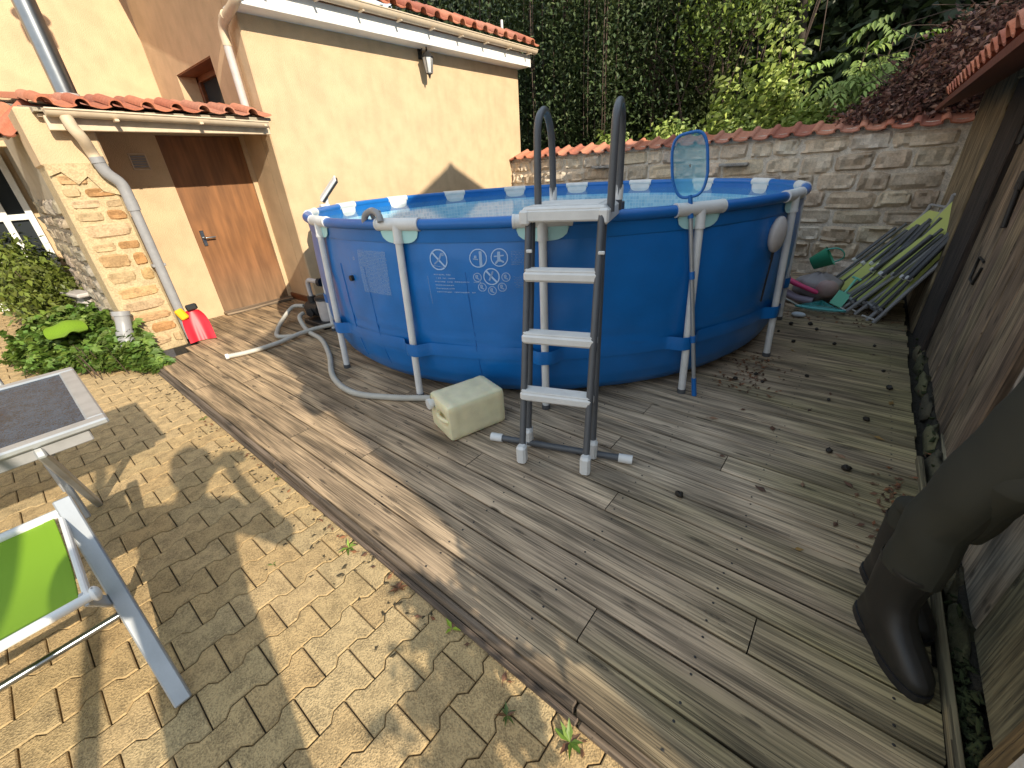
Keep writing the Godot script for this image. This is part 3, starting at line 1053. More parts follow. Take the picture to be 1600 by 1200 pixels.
	# the varnish is bleached towards the foot of the leaf
	for k in 8:
		var y0 := 0.025 + 1.905 * k / 8.0; var y1 := 0.025 + 1.905 * (k + 1) / 8.0
		var f := func(y: float) -> Color: return Color(0.26, 0.155, 0.085).lerp(Color(0.27, 0.115, 0.043), clampf((y - 0.12) / 0.5, 0.0, 1.0))
		var A := Vector3(-6.0, y0, -1.556); var B := Vector3(-6.0, y0, -2.368); var C := Vector3(-6.0, y1, -2.368); var D := Vector3(-6.0, y1, -1.556)
		var n := Vector3.RIGHT
		b.tri(A, B, C, n, n, n, Vector2(y0, 0.1), Vector2(y0, 0.91), Vector2(y1, 0.91), f.call(y0), f.call(y0), f.call(y1))
		b.tri(A, C, D, n, n, n, Vector2(y0, 0.1), Vector2(y1, 0.91), Vector2(y1, 0.1), f.call(y0), f.call(y1), f.call(y1))
	put(door, "leaf", b, M.door)
	b = MB.new()
	b.box(Vector3(-6.02, 0.97, -1.96), Vector3(0.036, 1.92, 0.815), 0.002)
	put(door, "leaf_core", b, M.brown_paint)
	b = MB.new()
	b.box(Vector3(-5.992, 0.90, -1.64), Vector3(0.012, 0.17, 0.04), 0.004)
	b.tube(V([-5.985, 0.905, -1.64, -5.95, 0.905, -1.64, -5.945, 0.905, -1.66, -5.945, 0.903, -1.75]), 0.009, 8)
	put(door, "handle", b, M.steel)
	b = MB.new()
	b.col = Color(0.30, 0.22, 0.15)
	b.box(Vector3(-5.93, 0.018, -1.96), Vector3(0.14, 0.03, 0.83), 0.004)
	put(door, "threshold", b, M.deck)
	# ventilation grille beside the door
	var gr := Node3D.new()
	gr.name = "vent_grille"
	h.add_child(gr)
	b = MB.new()
	for e in [[1.765, 0.012, 0.145], [1.625, 0.012, 0.145]]:
		b.box(Vector3(-5.975, e[0], -1.335), Vector3(0.016, e[1], e[2]), 0.002)
	for z in [-1.268, -1.402]:
		b.box(Vector3(-5.975, 1.695, z), Vector3(0.016, 0.152, 0.012), 0.002)
	put(gr, "frame", b, M.beige)
	for k in 5:
		b = MB.new()
		b.box(Vector3(-5.977, 1.65 + 0.023 * k, -1.335), Vector3(0.006, 0.018, 0.124), 0.001, Basis(Vector3(0, 0, 1), -0.6))
		put(gr, "slat", b, M.pvc)
	# beams and soffit
	b = MB.new()
	b.box(Vector3(-5.205, 1.935, -1.53), Vector3(0.05, 0.10, 1.70), 0.004)
	put(h, "eaves_board", b, M.beige)
	b = MB.new()
	b.box(Vector3(-5.6, 1.99, -1.53), Vector3(0.74, 0.02, 1.74), 0.0)
	put(h, "lean_to_soffit", b, M.beige)
	b = MB.new()
	b.prism(PackedVector2Array([Vector2(-5.18, 2.01), Vector2(-5.18, 2.035), Vector2(-8.3, 2.46), Vector2(-8.3, 2.01)]), 1.78, Vector3(0, 0, -2.42))
	put(h, "lean_to_roof", b, M.plaster_grey)
	var lean := Node3D.new()
	lean.name = "lean_to_tiles"
	h.add_child(lean)
	tiles(lean, 8, 2, 0.216, 0.055, Vector3(-5.11, 2.062, -0.66), Vector3(0, 0, -1), Vector3(1, -0.136, 0), 2.55)
	var g2 := gutter(h, Vector3(-5.12, 2.02, -0.69), Vector3(-5.12, 1.985, -2.34), 0.05)
	for z in [-1.1, -1.72, -2.3]:
		b = MB.new()
		b.box(Vector3(-5.10, 1.955, z), Vector3(0.08, 0.02, 0.03), 0.003)
		put(g2, "bracket", b, M.beige)
	# grey downpipe on the stone pier, beige elbow above
	var d2 := Node3D.new()
	d2.name = "downpipe_001"
	h.add_child(d2)
	b = MB.new()
	b.tube(smooth(V([-5.12, 1.98, -0.80, -5.12, 1.90, -0.81, -5.14, 1.83, -0.84, -5.22, 1.74, -0.87, -5.225, 1.66, -0.885]), 5), 0.043, 14)
	put(d2, "elbow", b, M.beige)
	b = MB.new()
	b.tube(smooth(V([-5.225, 1.68, -0.885, -5.23, 1.58, -0.91, -5.235, 1.49, -0.975, -5.235, 1.36, -0.985]), 5), 0.046, 14)
	b.tube(V([-5.235, 1.38, -0.985, -5.235, 0.03, -0.985]), 0.041, 14)
	put(d2, "pipe", b, M.pvc)
	b = MB.new()
	b.tube(V([-5.235, 1.36, -0.985, -5.235, 1.27, -0.985]), 0.049, 14)
	put(d2, "collar", b, M.pvc)
	b = MB.new()
	b.tube(V([-5.225, 1.70, -0.885, -5.225, 1.655, -0.888]), 0.05, 14)
	put(d2, "collar", b, M.pvc)
	b = MB.new()
	b.box(Vector3(-5.26, 0.78, -0.985), Vector3(0.09, 0.025, 0.105), 0.004)
	put(d2, "collar", b, M.pvc)

	# stone pier
	rng.seed = 61
	var pier := Node3D.new()
	pier.name = "stone_pier"
	h.add_child(pier)
	b = MB.new()
	b.box(Vector3(-5.52, 0.8, -0.755), Vector3(0.42, 1.72, 0.40), 0.02)
	put(pier, "mortar_bed", b, M.mortar_cream)
	var oc := [Color(0.50, 0.32, 0.16), Color(0.56, 0.41, 0.24), Color(0.45, 0.25, 0.105), Color(0.58, 0.45, 0.28), Color(0.50, 0.36, 0.205)]
	var y := 0.0
	while y < 1.55:
		var hh := rng.randf_range(0.08, 0.16)
		var z := -0.575
		while z > -0.93:
			var l := rng.randf_range(0.12, 0.36)
			if z - l < -0.86: l = z + 0.945
			put(pier, "stone", stone_mesh(Vector3(-5.312, y + hh * 0.5, z - l * 0.5), Vector3(0, 0, -1), Vector3.UP, l - 0.012, hh - 0.013, rng.randf_range(0.006, 0.02), tint(oc[rng.randi() % 5], 0.16), 0.9, 0.26), M.stone)
			z -= l
		y += hh
	b = MB.new()
	b.box(Vector3(-5.53, 1.845, -0.755), Vector3(0.47, 0.41, 0.425), 0.015)
	put(pier, "rendered_head", b, M.stucco)
	b = MB.new()
	b.prism(PackedVector2Array([Vector2(0.2, 1.66), Vector2(-0.2, 1.66), Vector2(-0.2, 1.57), Vector2(-0.12, 1.60), Vector2(-0.05, 1.50), Vector2(0.03, 1.56), Vector2(0.09, 1.44), Vector2(0.2, 1.40)]), 0.016, Vector3(-5.305, 0, -0.755), Basis(Vector3(0, 0, -1), Vector3.UP, Vector3.RIGHT))
	put(pier, "render_edge", b, M.mortar_cream)
	# south flank of the lean-to: grey rubble below, grey render above
	b = MB.new()
	b.box(Vector3(-6.6, 0.55, -0.69), Vector3(1.9, 1.3, 0.25), 0.0)
	b.box(Vector3(-6.6, 1.60, -0.69), Vector3(1.9, 0.81, 0.22), 0.0)
	put(h, "flank_wall", b, M.plaster_grey)
	var flank := Node3D.new()
	flank.name = "flank_stonework"
	h.add_child(flank)
	y = -0.02
	var gc := [Color(0.35, 0.29, 0.21), Color(0.30, 0.25, 0.185), Color(0.41, 0.35, 0.26), Color(0.33, 0.29, 0.235)]
	while y < 1.30:
		var hh := rng.randf_range(0.11, 0.17)
		var x := -5.72
		while x > -7.45:
			var l := rng.randf_range(0.12, 0.3)
			put(flank, "stone", stone_mesh(Vector3(x - l * 0.5, y + hh * 0.5, -0.563), Vector3.RIGHT, Vector3.UP, l - 0.02, hh - 0.02, rng.randf_range(0.010, 0.03), tint(gc[rng.randi() % 4], 0.15), 0.6, 0.25), M.stone)
			x -= l
		y += hh
	# canopy of tiles over the flank
	var can := Node3D.new()
	can.name = "flank_canopy"
	h.add_child(can)
	tiles(can, 6, 1, 0.216, 0.055, Vector3(-6.77, 1.90, 0.14), Vector3(0.86, 0, -0.5), Vector3(0.5, -0.65, 0.86), 0.0)
	b = MB.new()
	b.box(Vector3(-6.40, 1.99, -0.32), Vector3(1.2, 0.02, 0.42), 0.0, Basis(Vector3.UP, 0.527) * Basis(Vector3.RIGHT, 0.58))
	put(can, "boarding", b, M.beige)
	# wing at the end of the passage with its white glazed door
	var gd := Node3D.new()
	gd.name = "glazed_door"
	h.add_child(gd)
	b = MB.new()
	b.box(Vector3(-9.85, 1.5, 1.6), Vector3(0.3, 3.3, 4.6), 0.0)
	put(h, "wing_wall", b, M.stucco)
	b = MB.new()
	b.box(Vector3(-8.75, 1.0, -0.80), Vector3(2.45, 2.2, 0.2), 0.0)
	put(h, "flank_wall", b, M.plaster_grey)
	for z in [-0.60, -0.34, -0.08, 0.18, 0.44]:
		b = MB.new()
		b.box(Vector3(-9.66, 0.98, z), Vector3(0.08, 2.05, 0.075), 0.006)
		put(gd, "frame", b, M.white_paint)
	for fy in [0.05, 1.2, 1.98]:
		b = MB.new()
		b.box(Vector3(-9.665, fy, -0.08), Vector3(0.07, 0.08, 1.06), 0.006)
		put(gd, "frame", b, M.white_paint)
	b = MB.new()
	b.box(Vector3(-9.69, 1.0, -0.08), Vector3(0.012, 1.98, 1.0), 0.0)
	put(gd, "pane", b, M.dark_pane)

	# stainless flue through the lean-to roof
	var fl := Node3D.new()
	fl.name = "stove_flue"
	h.add_child(fl)
	b = MB.new()
	b.tube(V([-5.9, 2.22, -1.0, -5.9, 4.4, -1.0]), 0.078, 20)
	put(fl, "pipe", b, M.steel)
	b = MB.new()
	b.tube(V([-5.9, 2.16, -1.0, -5.9, 2.235, -1.0]), 0.088, 20)
	b.tube(V([-5.9, 2.10, -1.0, -5.9, 2.17, -1.0]), 0.105, 20)
	put(fl, "collar", b, M.pvc_pale)
	b = MB.new()
	b.lathe(Vector3(-5.9, 4.4, -1.0), PackedVector2Array([Vector2(0.0, 0.0), Vector2(0.13, 0.0), Vector2(0.13, 0.12), Vector2(0.10, 0.20), Vector2(0.16, 0.24), Vector2(0.0, 0.34)]), 16)
	put(fl, "cowl", b, M.steel)

	# lantern under the eaves
	var la := thing("wall_lantern", "small dark carriage lantern with pale glass on the ochre wall", "lantern", Vector3(-5.3, 2.72, -4.72))
	b = MB.new()
	b.box(Vector3(0.012, 0.16, 0), Vector3(0.02, 0.14, 0.07), 0.004)
	b.tube(smooth(V([0.02, 0.16, 0, 0.08, 0.22, 0, 0.14, 0.22, 0, 0.15, 0.17, 0]), 5), 0.009, 8)
	put(la, "bracket", b, M.iron)
	b = MB.new()
	b.lathe(Vector3(0.15, 0, 0), PackedVector2Array([Vector2(0.085, 0.09), Vector2(0.05, 0.135), Vector2(0.012, 0.16), Vector2(0.012, 0.18), Vector2(0, 0.185)]), 6)
	put(la, "hood", b, M.iron)
	b = MB.new()
	b.lathe(Vector3(0.15, 0, 0), PackedVector2Array([Vector2(0, -0.08), Vector2(0.045, -0.08), Vector2(0.07, 0.09)]), 6)
	put(la, "glass", b, M.white)
	b = MB.new()
	for k in 6:
		var g := TAU * k / 6
		b.tube(V([0.15 + 0.047 * cos(g), -0.08, 0.047 * sin(g), 0.15 + 0.072 * cos(g), 0.09, 0.072 * sin(g)]), 0.005, 5)
	b.lathe(Vector3(0.15, 0, 0), PackedVector2Array([Vector2(0, -0.15), Vector2(0.012, -0.13), Vector2(0.02, -0.10), Vector2(0.05, -0.085), Vector2(0.0, -0.078)]), 6)
	put(la, "cage", b, M.iron)


func gutter(parent: Node, a: Vector3, e: Vector3, r: float) -> Node3D:
	var n := Node3D.new()
	n.name = numbered(parent, "gutter")
	parent.add_child(n)
	var b := MB.new()
	var d := (e - a)
	for s in [1.0, -1.0]:
		var rr := r if s > 0 else r - 0.005
		b.sheet(1, 12, func(u: float, w: float) -> Vector3:
			var g := PI + PI * w
			return a + d * u + Vector3(cos(g) * rr, sin(g) * rr, 0), s)
	for k in [0.0, 1.0]:
		var o: Vector3 = a + d * k
		for i in 12:
			var g0 := PI + PI * i / 12; var g1 := PI + PI * (i + 1) / 12
			var out := d.normalized() * (1.0 if k > 0.5 else -1.0)
			b.tri(o, o + Vector3(cos(g0) * r, sin(g0) * r, 0), o + Vector3(cos(g1) * r, sin(g1) * r, 0), out, out, out)
	for x in [-r, r]:
		b.tube(PackedVector3Array([a + Vector3(x, 0, 0), e + Vector3(x, 0, 0)]), 0.008, 6)
	put(n, "channel", b, M.beige)
	return n


# ---------------------------------------------------------------- shed gate on the east side
func make_gate() -> void:
	var s := thing("timber_shed", "weathered timber shed front with plank gate and tiled eave beside the deck", "shed")
	rng.seed = 71
	var b: MB
	# wide pale end post, dark frame post, header
	b = MB.new(); b.col = Color(0.30, 0.225, 0.13)
	b.box(Vector3(0.572, 0.95, -5.42), Vector3(0.06, 2.0, 1.36), 0.01, Basis(), Vector2(3.1, 0.7))
	put(s, "end_board", b, M.gate)
	b = MB.new(); b.col = Color(0.44, 0.36, 0.22)
	b.box(Vector3(0.563, 0.95, -6.13), Vector3(0.05, 2.0, 0.035), 0.004)
	put(s, "cover_strip", b, M.gate)
	b = MB.new(); b.col = Color(0.055, 0.042, 0.032)
	b.box(Vector3(0.60, 0.86, -4.385), Vector3(0.09, 1.80, 0.68), 0.008, Basis(), Vector2(0.3, 2.2))
	put(s, "frame_post", b, M.gate)
	b = MB.new(); b.col = Color(0.30, 0.235, 0.14)
	b.box(Vector3(0.585, 1.83, -2.9), Vector3(0.08, 0.16, 5.0), 0.008, Basis(), Vector2(1.3, 0.2))
	put(s, "lintel", b, M.gate)
	b = MB.new(); b.col = Color(0.07, 0.055, 0.04)
	b.box(Vector3(0.62, 1.73, -2.9), Vector3(0.08, 0.06, 3.6), 0.006)
	put(s, "frame_head", b, M.gate)
	# far leaf: narrow vertical planks
	var leaf := Node3D.new(); leaf.name = "gate_leaf"; s.add_child(leaf)
	var z := -4.04
	var zs := [0.20, 0.17, 0.22, 0.18, 0.21, 0.19, 0.20, 0.17, 0.22]
	for k in zs.size():
		var w: float = zs[k] * 0.97
		b = MB.new()
		b.col = tint(Color(0.33, 0.25, 0.17) if k % 3 else Color(0.26, 0.195, 0.13), 0.16)
		b.box(Vector3(0.60 + rng.randf_range(-0.004, 0.004), 0.87, z + w * 0.5), Vector3(0.03, 1.66, w - 0.008), 0.004, Basis(Vector3.RIGHT, rng.randf_range(-0.004, 0.004)), Vector2(rng.randf() * 6.0, rng.randf() * 4.0))
		put(leaf, "plank", b, M.gate)
		z += w
	# latch, ring and hinge strap
	b = MB.new()
	b.tube(V([0.575, 0.985, -3.42, 0.572, 1.20, -3.49]), 0.012, 7)
	put(leaf, "latch_bar", b, M.iron)
	b = MB.new()
	b.box(Vector3(0.575, 1.205, -3.50), Vector3(0.02, 0.09, 0.09), 0.006)
	put(leaf, "latch_plate", b, M.iron)
	b = MB.new()
	b.box(Vector3(0.578, 1.42, -4.02), Vector3(0.016, 0.10, 0.10), 0.006)
	put(leaf, "hinge_plate", b, M.iron)
	b = MB.new()
	var ring := PackedVector3Array()
	for k in 5: ring.append(Vector3(0.578, 0.79 - [0.0, 0.0, 0.13, 0.13, 0.03][k], -3.66 + [0.15, 0.0, 0.0, 0.13, 0.17][k]))
	b.tube(ring, 0.007, 6)
	put(leaf, "ring_handle", b, M.iron)
	# batten and the near grey leaf of broad boards
	b = MB.new(); b.col = Color(0.17, 0.12, 0.08)
	b.box(Vector3(0.585, 0.90, -2.27), Vector3(0.06, 1.74, 0.115), 0.006, Basis(), Vector2(2.0, 1.0))
	put(s, "batten", b, M.gate)
	var leaf2 := Node3D.new(); leaf2.name = "gate_leaf_001"; s.add_child(leaf2)
	for e in [[-2.20, -1.83, Color(0.42, 0.37, 0.31)], [-1.825, -1.45, Color(0.36, 0.32, 0.25)], [-1.445, -1.065, Color(0.22, 0.20, 0.125)]]:
		b = MB.new(); b.col = e[2]
		b.box(Vector3(0.595 + rng.randf_range(-0.004, 0.004), 0.91, (e[0] + e[1]) * 0.5), Vector3(0.03, 1.72, e[1] - e[0]), 0.004, Basis(), Vector2(rng.randf() * 6.0, rng.randf() * 4.0))
		put(leaf2, "plank", b, M.gate)
	b = MB.new(); b.col = Color(0.24, 0.165, 0.075)
	b.box(Vector3(0.585, 0.9, -1.02), Vector3(0.05, 1.78, 0.065), 0.006, Basis(), Vector2(5.0, 2.0))
	put(s, "corner_board", b, M.gate)
	b = MB.new()
	b.box(Vector3(0.68, 0.95, -0.758), Vector3(0.26, 2.05, 0.445), 0.015)
	put(s, "rendered_jamb", b, M.white_render)
	# mossy footing in the gap at the foot of the gate
	b = MB.new()
	b.box(Vector3(0.585, -0.02, -2.9), Vector3(0.035, 0.13, 3.3), 0.008)
	put(s, "footing", b, M.dirt)
	rng.seed = 73
	for k in 9:
		b = MB.new(); b.col = tint(Color(0.13, 0.12, 0.065), 0.3)
		var zz := -4.15 + 0.34 * k + rng.randf_range(-0.05, 0.05)
		b.sheet(5, 8, func(u: float, w: float) -> Vector3: return Vector3(0.565, -0.01, zz) + Vector3(0.03, 0.075, 0.15) * Vector3(sin(PI * u) * cos(TAU * w), cos(PI * u), sin(PI * u) * sin(TAU * w)) * (1.0 + 0.25 * sin(w * 19.0 + k) * sin(u * 7.0)), -1.0)
		put(s, "footing_stone", b, M.stone)
	# eave tiles of the shed roof and the roof behind them
	var roof := Node3D.new(); roof.name = "roof"; s.add_child(roof)
	tiles(roof, 28, 2, 0.215, 0.064, Vector3(0.30, 1.825, -6.45), Vector3(0, 0, 1), Vector3(-1, -0.42, 0), 1.9)
	b = MB.new(); b.col = Color(0.20, 0.06, 0.035)
	b.box(Vector3(1.45, 2.20, -3.43), Vector3(2.6, 0.03, 5.9), 0.0, Basis(Vector3(0, 0, 1), 0.398))
	put(roof, "boarding", b, M.tile)
	b = MB.new()
	b.box(Vector3(1.8, 1.2, -0.66), Vector3(2.3, 2.6, 0.2), 0.0)
	b.box(Vector3(1.8, 1.2, -6.5), Vector3(2.3, 2.6, 0.2), 0.0)
	put(s, "side_wall", b, M.white_render)


# ---------------------------------------------------------------- the neighbouring gabled house whose shadow lies over the yard
func make_neighbour() -> void:
	var h := thing("gabled_house", "tall pale gabled house beyond the timber shed", "house")
	var b := MB.new()
	b.prism(PackedVector2Array([Vector2(0.1, -0.14), Vector2(0.1, 3.97), Vector2(3.67, 5.90), Vector2(7.3, 3.97), Vector2(7.3, -0.14)]), 8.0, Vector3(3.02, 0, 0), Basis(Vector3(0, 0, -1), Vector3.UP, Vector3(1, 0, 0)))
	put(h, "wall", b, M.white_render)
	for e in [[0.02, 4.02, 3.67, 6.0], [7.38, 4.02, 3.67, 6.0]]:
		b = MB.new()
		var p0 := Vector3(2.95, e[1], -e[0]); var p1 := Vector3(2.95, e[3], -e[2])
		var nn := (p1 - p0).cross(Vector3.RIGHT).normalized()
		if nn.y < 0.0: nn = -nn
		b.col = Color(0.42, 0.15, 0.08)
		b.sheet(1, 40, func(u: float, w: float) -> Vector3: return p0.lerp(p1, u) + Vector3(8.2 * w, 0, 0) + nn * (0.03 * sin(w * 240.0) + 0.06), 1.0)
		b.quad(p0, p1, p1 + Vector3(8.2, 0, 0), p0 + Vector3(8.2, 0, 0), -nn)
		put(h, "roof", b, M.tile)
	b = MB.new()
	b.col = Color(0.45, 0.16, 0.085)
	b.tube(V([2.96, 6.02, -3.67, 11.1, 6.02, -3.67]), 0.07, 10)
	put(h, "ridge", b, M.tile)
	for z in [-2.2, -5.2]:
		var w := Node3D.new(); w.name = numbered(h, "window"); h.add_child(w)
		b = MB.new()
		b.box(Vector3(3.0, 3.4, z), Vector3(0.06, 1.2, 0.9), 0.01)
		put(w, "frame", b, M.white_paint)
		b = MB.new()
		b.box(Vector3(2.975, 3.4, z), Vector3(0.02, 1.0, 0.72), 0.0)
		put(w, "pane", b, M.dark_pane)


const LEGS := [101.0, 77.8, 55.3, 32.3, 8.0, -16.0, -40.0, -64.0, -88.0, -112.0, -136.0, -160.0, 176.0, 152.0, 128.0]

func arc_tube(b: MB, a0: float, a1: float, r: float, y: float, rad: float, n: int, k := 10, caps := true) -> void:
	var p := PackedVector3Array()
	for i in n + 1:
		p.append(pc(lerpf(a0, a1, float(i) / n), r, y) - POOL)
	b.tube(p, rad, k, caps)


func make_pool() -> void:
	var p := thing("swimming_pool", "round blue above ground pool on white metal legs", "swimming pool", POOL)
	var b := MB.new()
	var prof := [[2.03, 0.0], [2.10, 0.012], [2.16, 0.04], [2.215, 0.10], [2.245, 0.18], [2.262, 0.30], [2.268, 0.42], [2.272, 0.60], [2.270, 0.80], [2.263, 0.95], [2.256, 1.06], [2.254, 1.10], [2.262, 1.135]]
	var wr := FastNoiseLite.new()
	wr.seed = 9; wr.frequency = 1.0
	# outer skin with slack folds near the belt and between the legs
	var R := func(y: float) -> float:
		for i in prof.size() - 1:
			if y <= prof[i + 1][1]:
				return lerpf(prof[i][0], prof[i + 1][0], clampf((y - prof[i][1]) / (prof[i + 1][1] - prof[i][1]), 0.0, 1.0))
		return 2.262
	var bulge := func(deg: float, y: float) -> float:
		var near := 99.0
		for l in LEGS: near = minf(near, absf(wrapf(deg - l, -180.0, 180.0)))
		var k := 0.010 * sin(clampf(near / 12.0, 0.0, 1.0) * PI * 0.5) * smoothstep(0.03, 0.3, y) * (1.0 - smoothstep(0.95, 1.1, y))
		var f := exp(-pow((y - 0.40) / 0.10, 2.0))
		k += f * 0.013 * wr.get_noise_2d(deg * 0.05, y * 26.0)
		k += 0.006 * wr.get_noise_2d(deg * 0.14 + y * 1.5, y * 1.4 + 30.0)
		return k
	b.sheet(200, 44, func(u: float, w: float) -> Vector3:
		var deg := u * 360.0
		var y := 1.135 * (w * 0.72 + 0.28 * w * w)
		var r: float = R.call(y) + bulge.call(deg, y)
		return Vector3(cos(deg_to_rad(deg)) * r, y, sin(deg_to_rad(deg)) * r), -1.0)
	var liner := put(p, "liner", b, M.blue)
	# welded seams, hem under the rail, belt
	b = MB.new()
	for a in [86.3, 66.0, 94.2]:
		var q := PackedVector3Array()
		for i in 14:
			var y := 0.16 + 0.72 * i / 13.0
			q.append(pc(a + y * 1.2, R.call(y) + bulge.call(a + y * 1.2, y) + 0.0005, y) - POOL)
		b.tube(q, 0.0045, 4, true, 0.5)
	put(liner, "seam", b, M.rim_blue)
	b = MB.new()
	b.lathe(Vector3.ZERO, PackedVector2Array([Vector2(2.264, 1.045), Vector2(2.2665, 1.047), Vector2(2.272, 1.13)]), 180)
	put(liner, "hem", b, M.blue)
	b = MB.new()
	var belt := func(deg: float) -> float:
		var near := 99.0
		for l in LEGS: near = minf(near, absf(wrapf(deg - l, -180.0, 180.0)))
		return lerpf(2.2795, 2.352, 1.0 - smoothstep(0.6, 3.2, near))
	b.sheet(720, 3, func(u: float, w: float) -> Vector3:
		var deg := u * 360.0
		var y: float = 0.318 + 0.088 * w + 0.006 * wr.get_noise_2d(deg * 0.06, 7.0)
		var r: float = belt.call(deg) + 0.0025 * sin(w * PI)
		return Vector3(cos(deg_to_rad(deg)) * r, y, sin(deg_to_rad(deg)) * r), -1.0)
	put(p, "belt", b, M.blue)
	# inside: blue band, mosaic wall and floor, water
	b = MB.new()
	b.lathe(Vector3.ZERO, PackedVector2Array([Vector2(2.247, 1.02), Vector2(2.247, 1.135)]), 120, true)
	put(p, "inner_band", b, M.rim_blue)
	b = MB.new()
	b.lathe(Vector3.ZERO, PackedVector2Array([Vector2(0, 0.02), Vector2(2.0, 0.02), Vector2(2.15, 0.06), Vector2(2.24, 0.2), Vector2(2.246, 1.02)]), 120, true)
	put(p, "inner_lining", b, M.mosaic)
	b = MB.new()
	b.sheet(24, 96, func(u: float, w: float) -> Vector3: return Vector3(cos(w * TAU) * u * 2.245, 1.085, sin(w * TAU) * u * 2.245), -1.0)
	put(p, "water", b, M.water)
	# printed patch
	b = MB.new()
	b.sheet(60, 8, func(u: float, w: float) -> Vector3:
		var deg := 95.0 - 39.0 * u
		var y := 1.06 - 0.40 * w
		return pc(deg, R.call(y) + bulge.call(deg, y) + 0.0035, y) - POOL, 1.0)
	put(liner, "printed_warning", b, M.print)
	# rail, legs, joints
	for i in LEGS.size():
		var a: float = LEGS[i]
		var nx: float = LEGS[(i + 1) % LEGS.size()]
		if nx > a: nx -= 360.0
		b = MB.new()
		arc_tube(b, a - 3.6, nx + 3.6, 2.270, 1.150, 0.0315, 14, 12)
		put(p, "rail", b, M.rim_blue)
	for a in LEGS:
		b = MB.new()
		b.tube(PackedVector3Array([pc(a, 2.344, 0.012) - POOL, pc(a, 2.283, 1.12) - POOL]), 0.0235, 14)
		var lg := put(p, "leg", b, M.white)
		b = MB.new()
		b.tube(PackedVector3Array([pc(a, 2.345, 0.0) - POOL, pc(a, 2.343, 0.03) - POOL]), 0.028, 12)
		put(lg, "foot_cap", b, M.grey_plastic)
		b = MB.new()
		arc_tube(b, a - 4.1, a + 4.1, 2.272, 1.152, 0.0365, 8, 14)
		b.tube(PackedVector3Array([pc(a, 2.287, 1.05) - POOL, pc(a, 2.278, 1.15) - POOL]), [0.029, 0.031], 12)
		for e in [-1.0, 1.0]:
			arc_tube(b, a + e * 4.1, a + e * 3.75, 2.272, 1.152, 0.0385, 2, 14)
		b.tube(PackedVector3Array([pc(a, 2.2875, 1.045) - POOL, pc(a, 2.2865, 1.062) - POOL]), 0.0315, 12)
		put(p, "joint", b, M.white)
		# scalloped cut-out of the sleeve: pale lining shows below the joint, outside and inside
		for rr in [2.2755, 2.2425]:
			b = MB.new()
			b.sheet(14, 3, func(u: float, w: float) -> Vector3:
				var t := u * 2.0 - 1.0
				var y := 1.132 - 0.088 * w * pow(maxf(1.0 - t * t * t * t, 0.0), 0.6)
				return pc(a + t * 3.9, rr + (0.0 if rr < 2.25 else 0.002), y) - POOL, 1.0 if rr > 2.25 else -1.0)
			put(p, "cut_out", b, M.mint if rr > 2.25 else M.white)
	# outlet plug at the left, small pale ladder clips
	b = MB.new()
	b.tube(PackedVector3Array([pc(91.6, 2.25, 0.79) - POOL, pc(91.6, 2.30, 0.79) - POOL]), 0.02, 10)
	put(p, "plug", b, M.black)

	# pool lamp shell with its cable on the outside
	var o := thing("pool_lamp", "grey oval lamp housing on the pool side with thin cable hanging", "lamp", POOL)
	b = MB.new()
	var lp := pc(13.5, 2.30, 0.93) - POOL
	b.xf = Transform3D(Basis(Vector3.UP, -deg_to_rad(13.5)), lp)
	b.ball(Vector3(0.0, 0, 0), Vector3(0.045, 0.115, 0.085), 16, 10)
	put(o, "housing", b, M.pvc_pale)
	b = MB.new()
	b.xf = Transform3D(Basis(Vector3.UP, -deg_to_rad(13.5)), lp)
	b.tube(V([0.0, -0.10, 0, 0.0, -0.16, 0.0, -0.003, -0.30, 0.004, -0.006, -0.45, 0.006]), 0.006, 6)
	b.box(Vector3(-0.004, -0.13, 0), Vector3(0.012, 0.06, 0.018), 0.003)
	put(o, "cable", b, M.black)

	# white tilted panel on the left rim and grey hook on the joint
	o = thing("pool_skimmer", "white tilted skimmer panel clamped on the pool rim against the ochre wall", "skimmer", POOL)
	var sp := pc(143.0, 2.29, 1.20) - POOL
	var ax := (Vector3(0.76, 0, -0.65) * 0.72 + Vector3.UP * 0.70).normalized()
	var nn := (Vector3(-0.76, 0, 0.65) * 0.72 + Vector3.UP * 0.55 + Vector3(0.65, 0, 0.76) * 0.42)
	nn = (nn - ax * nn.dot(ax)).normalized()
	var sb := Basis(ax, nn, ax.cross(nn))
	b = MB.new()
	b.box(sp + ax * 0.10 + nn * 0.03 + Vector3(0, 0.05, 0), Vector3(0.28, 0.022, 0.13), 0.007, sb)
	put(o, "lid", b, M.white)
	b = MB.new()
	b.box(sp + ax * 0.10 + nn * 0.008 + Vector3(0, 0.05, 0), Vector3(0.27, 0.022, 0.12), 0.004, sb)
	put(o, "seal", b, M.iron)
	b = MB.new()
	b.box(sp + Vector3(-0.02, -0.07, 0.02), Vector3(0.07, 0.14, 0.10), 0.012)
	b.tube(V([sp.x, sp.y - 0.12, sp.z, sp.x + 0.0, sp.y, sp.z, sp.x + 0.02, sp.y + 0.06, sp.z]), 0.018, 8)
	put(o, "bracket", b, M.white)
	o = thing("skimmer_basket", "grey ribbed skimmer hook hanging over the pool rail near left leg", "skimmer", POOL)
	o.set_meta("label", "grey ribbed skimmer basket hooked over the white joint of the pool rail")
	b = MB.new()
	var hp := pc(82.2, 2.27, 1.175) - POOL
	b.tube(smooth(PackedVector3Array([hp + Vector3(-0.10, -0.03, 0.02), hp + Vector3(-0.07, 0.03, 0.02), hp + Vector3(0.0, 0.055, 0.01), hp + Vector3(0.07, 0.03, 0.02), hp + Vector3(0.09, -0.005, 0.03)]), 6), 0.02, 8)
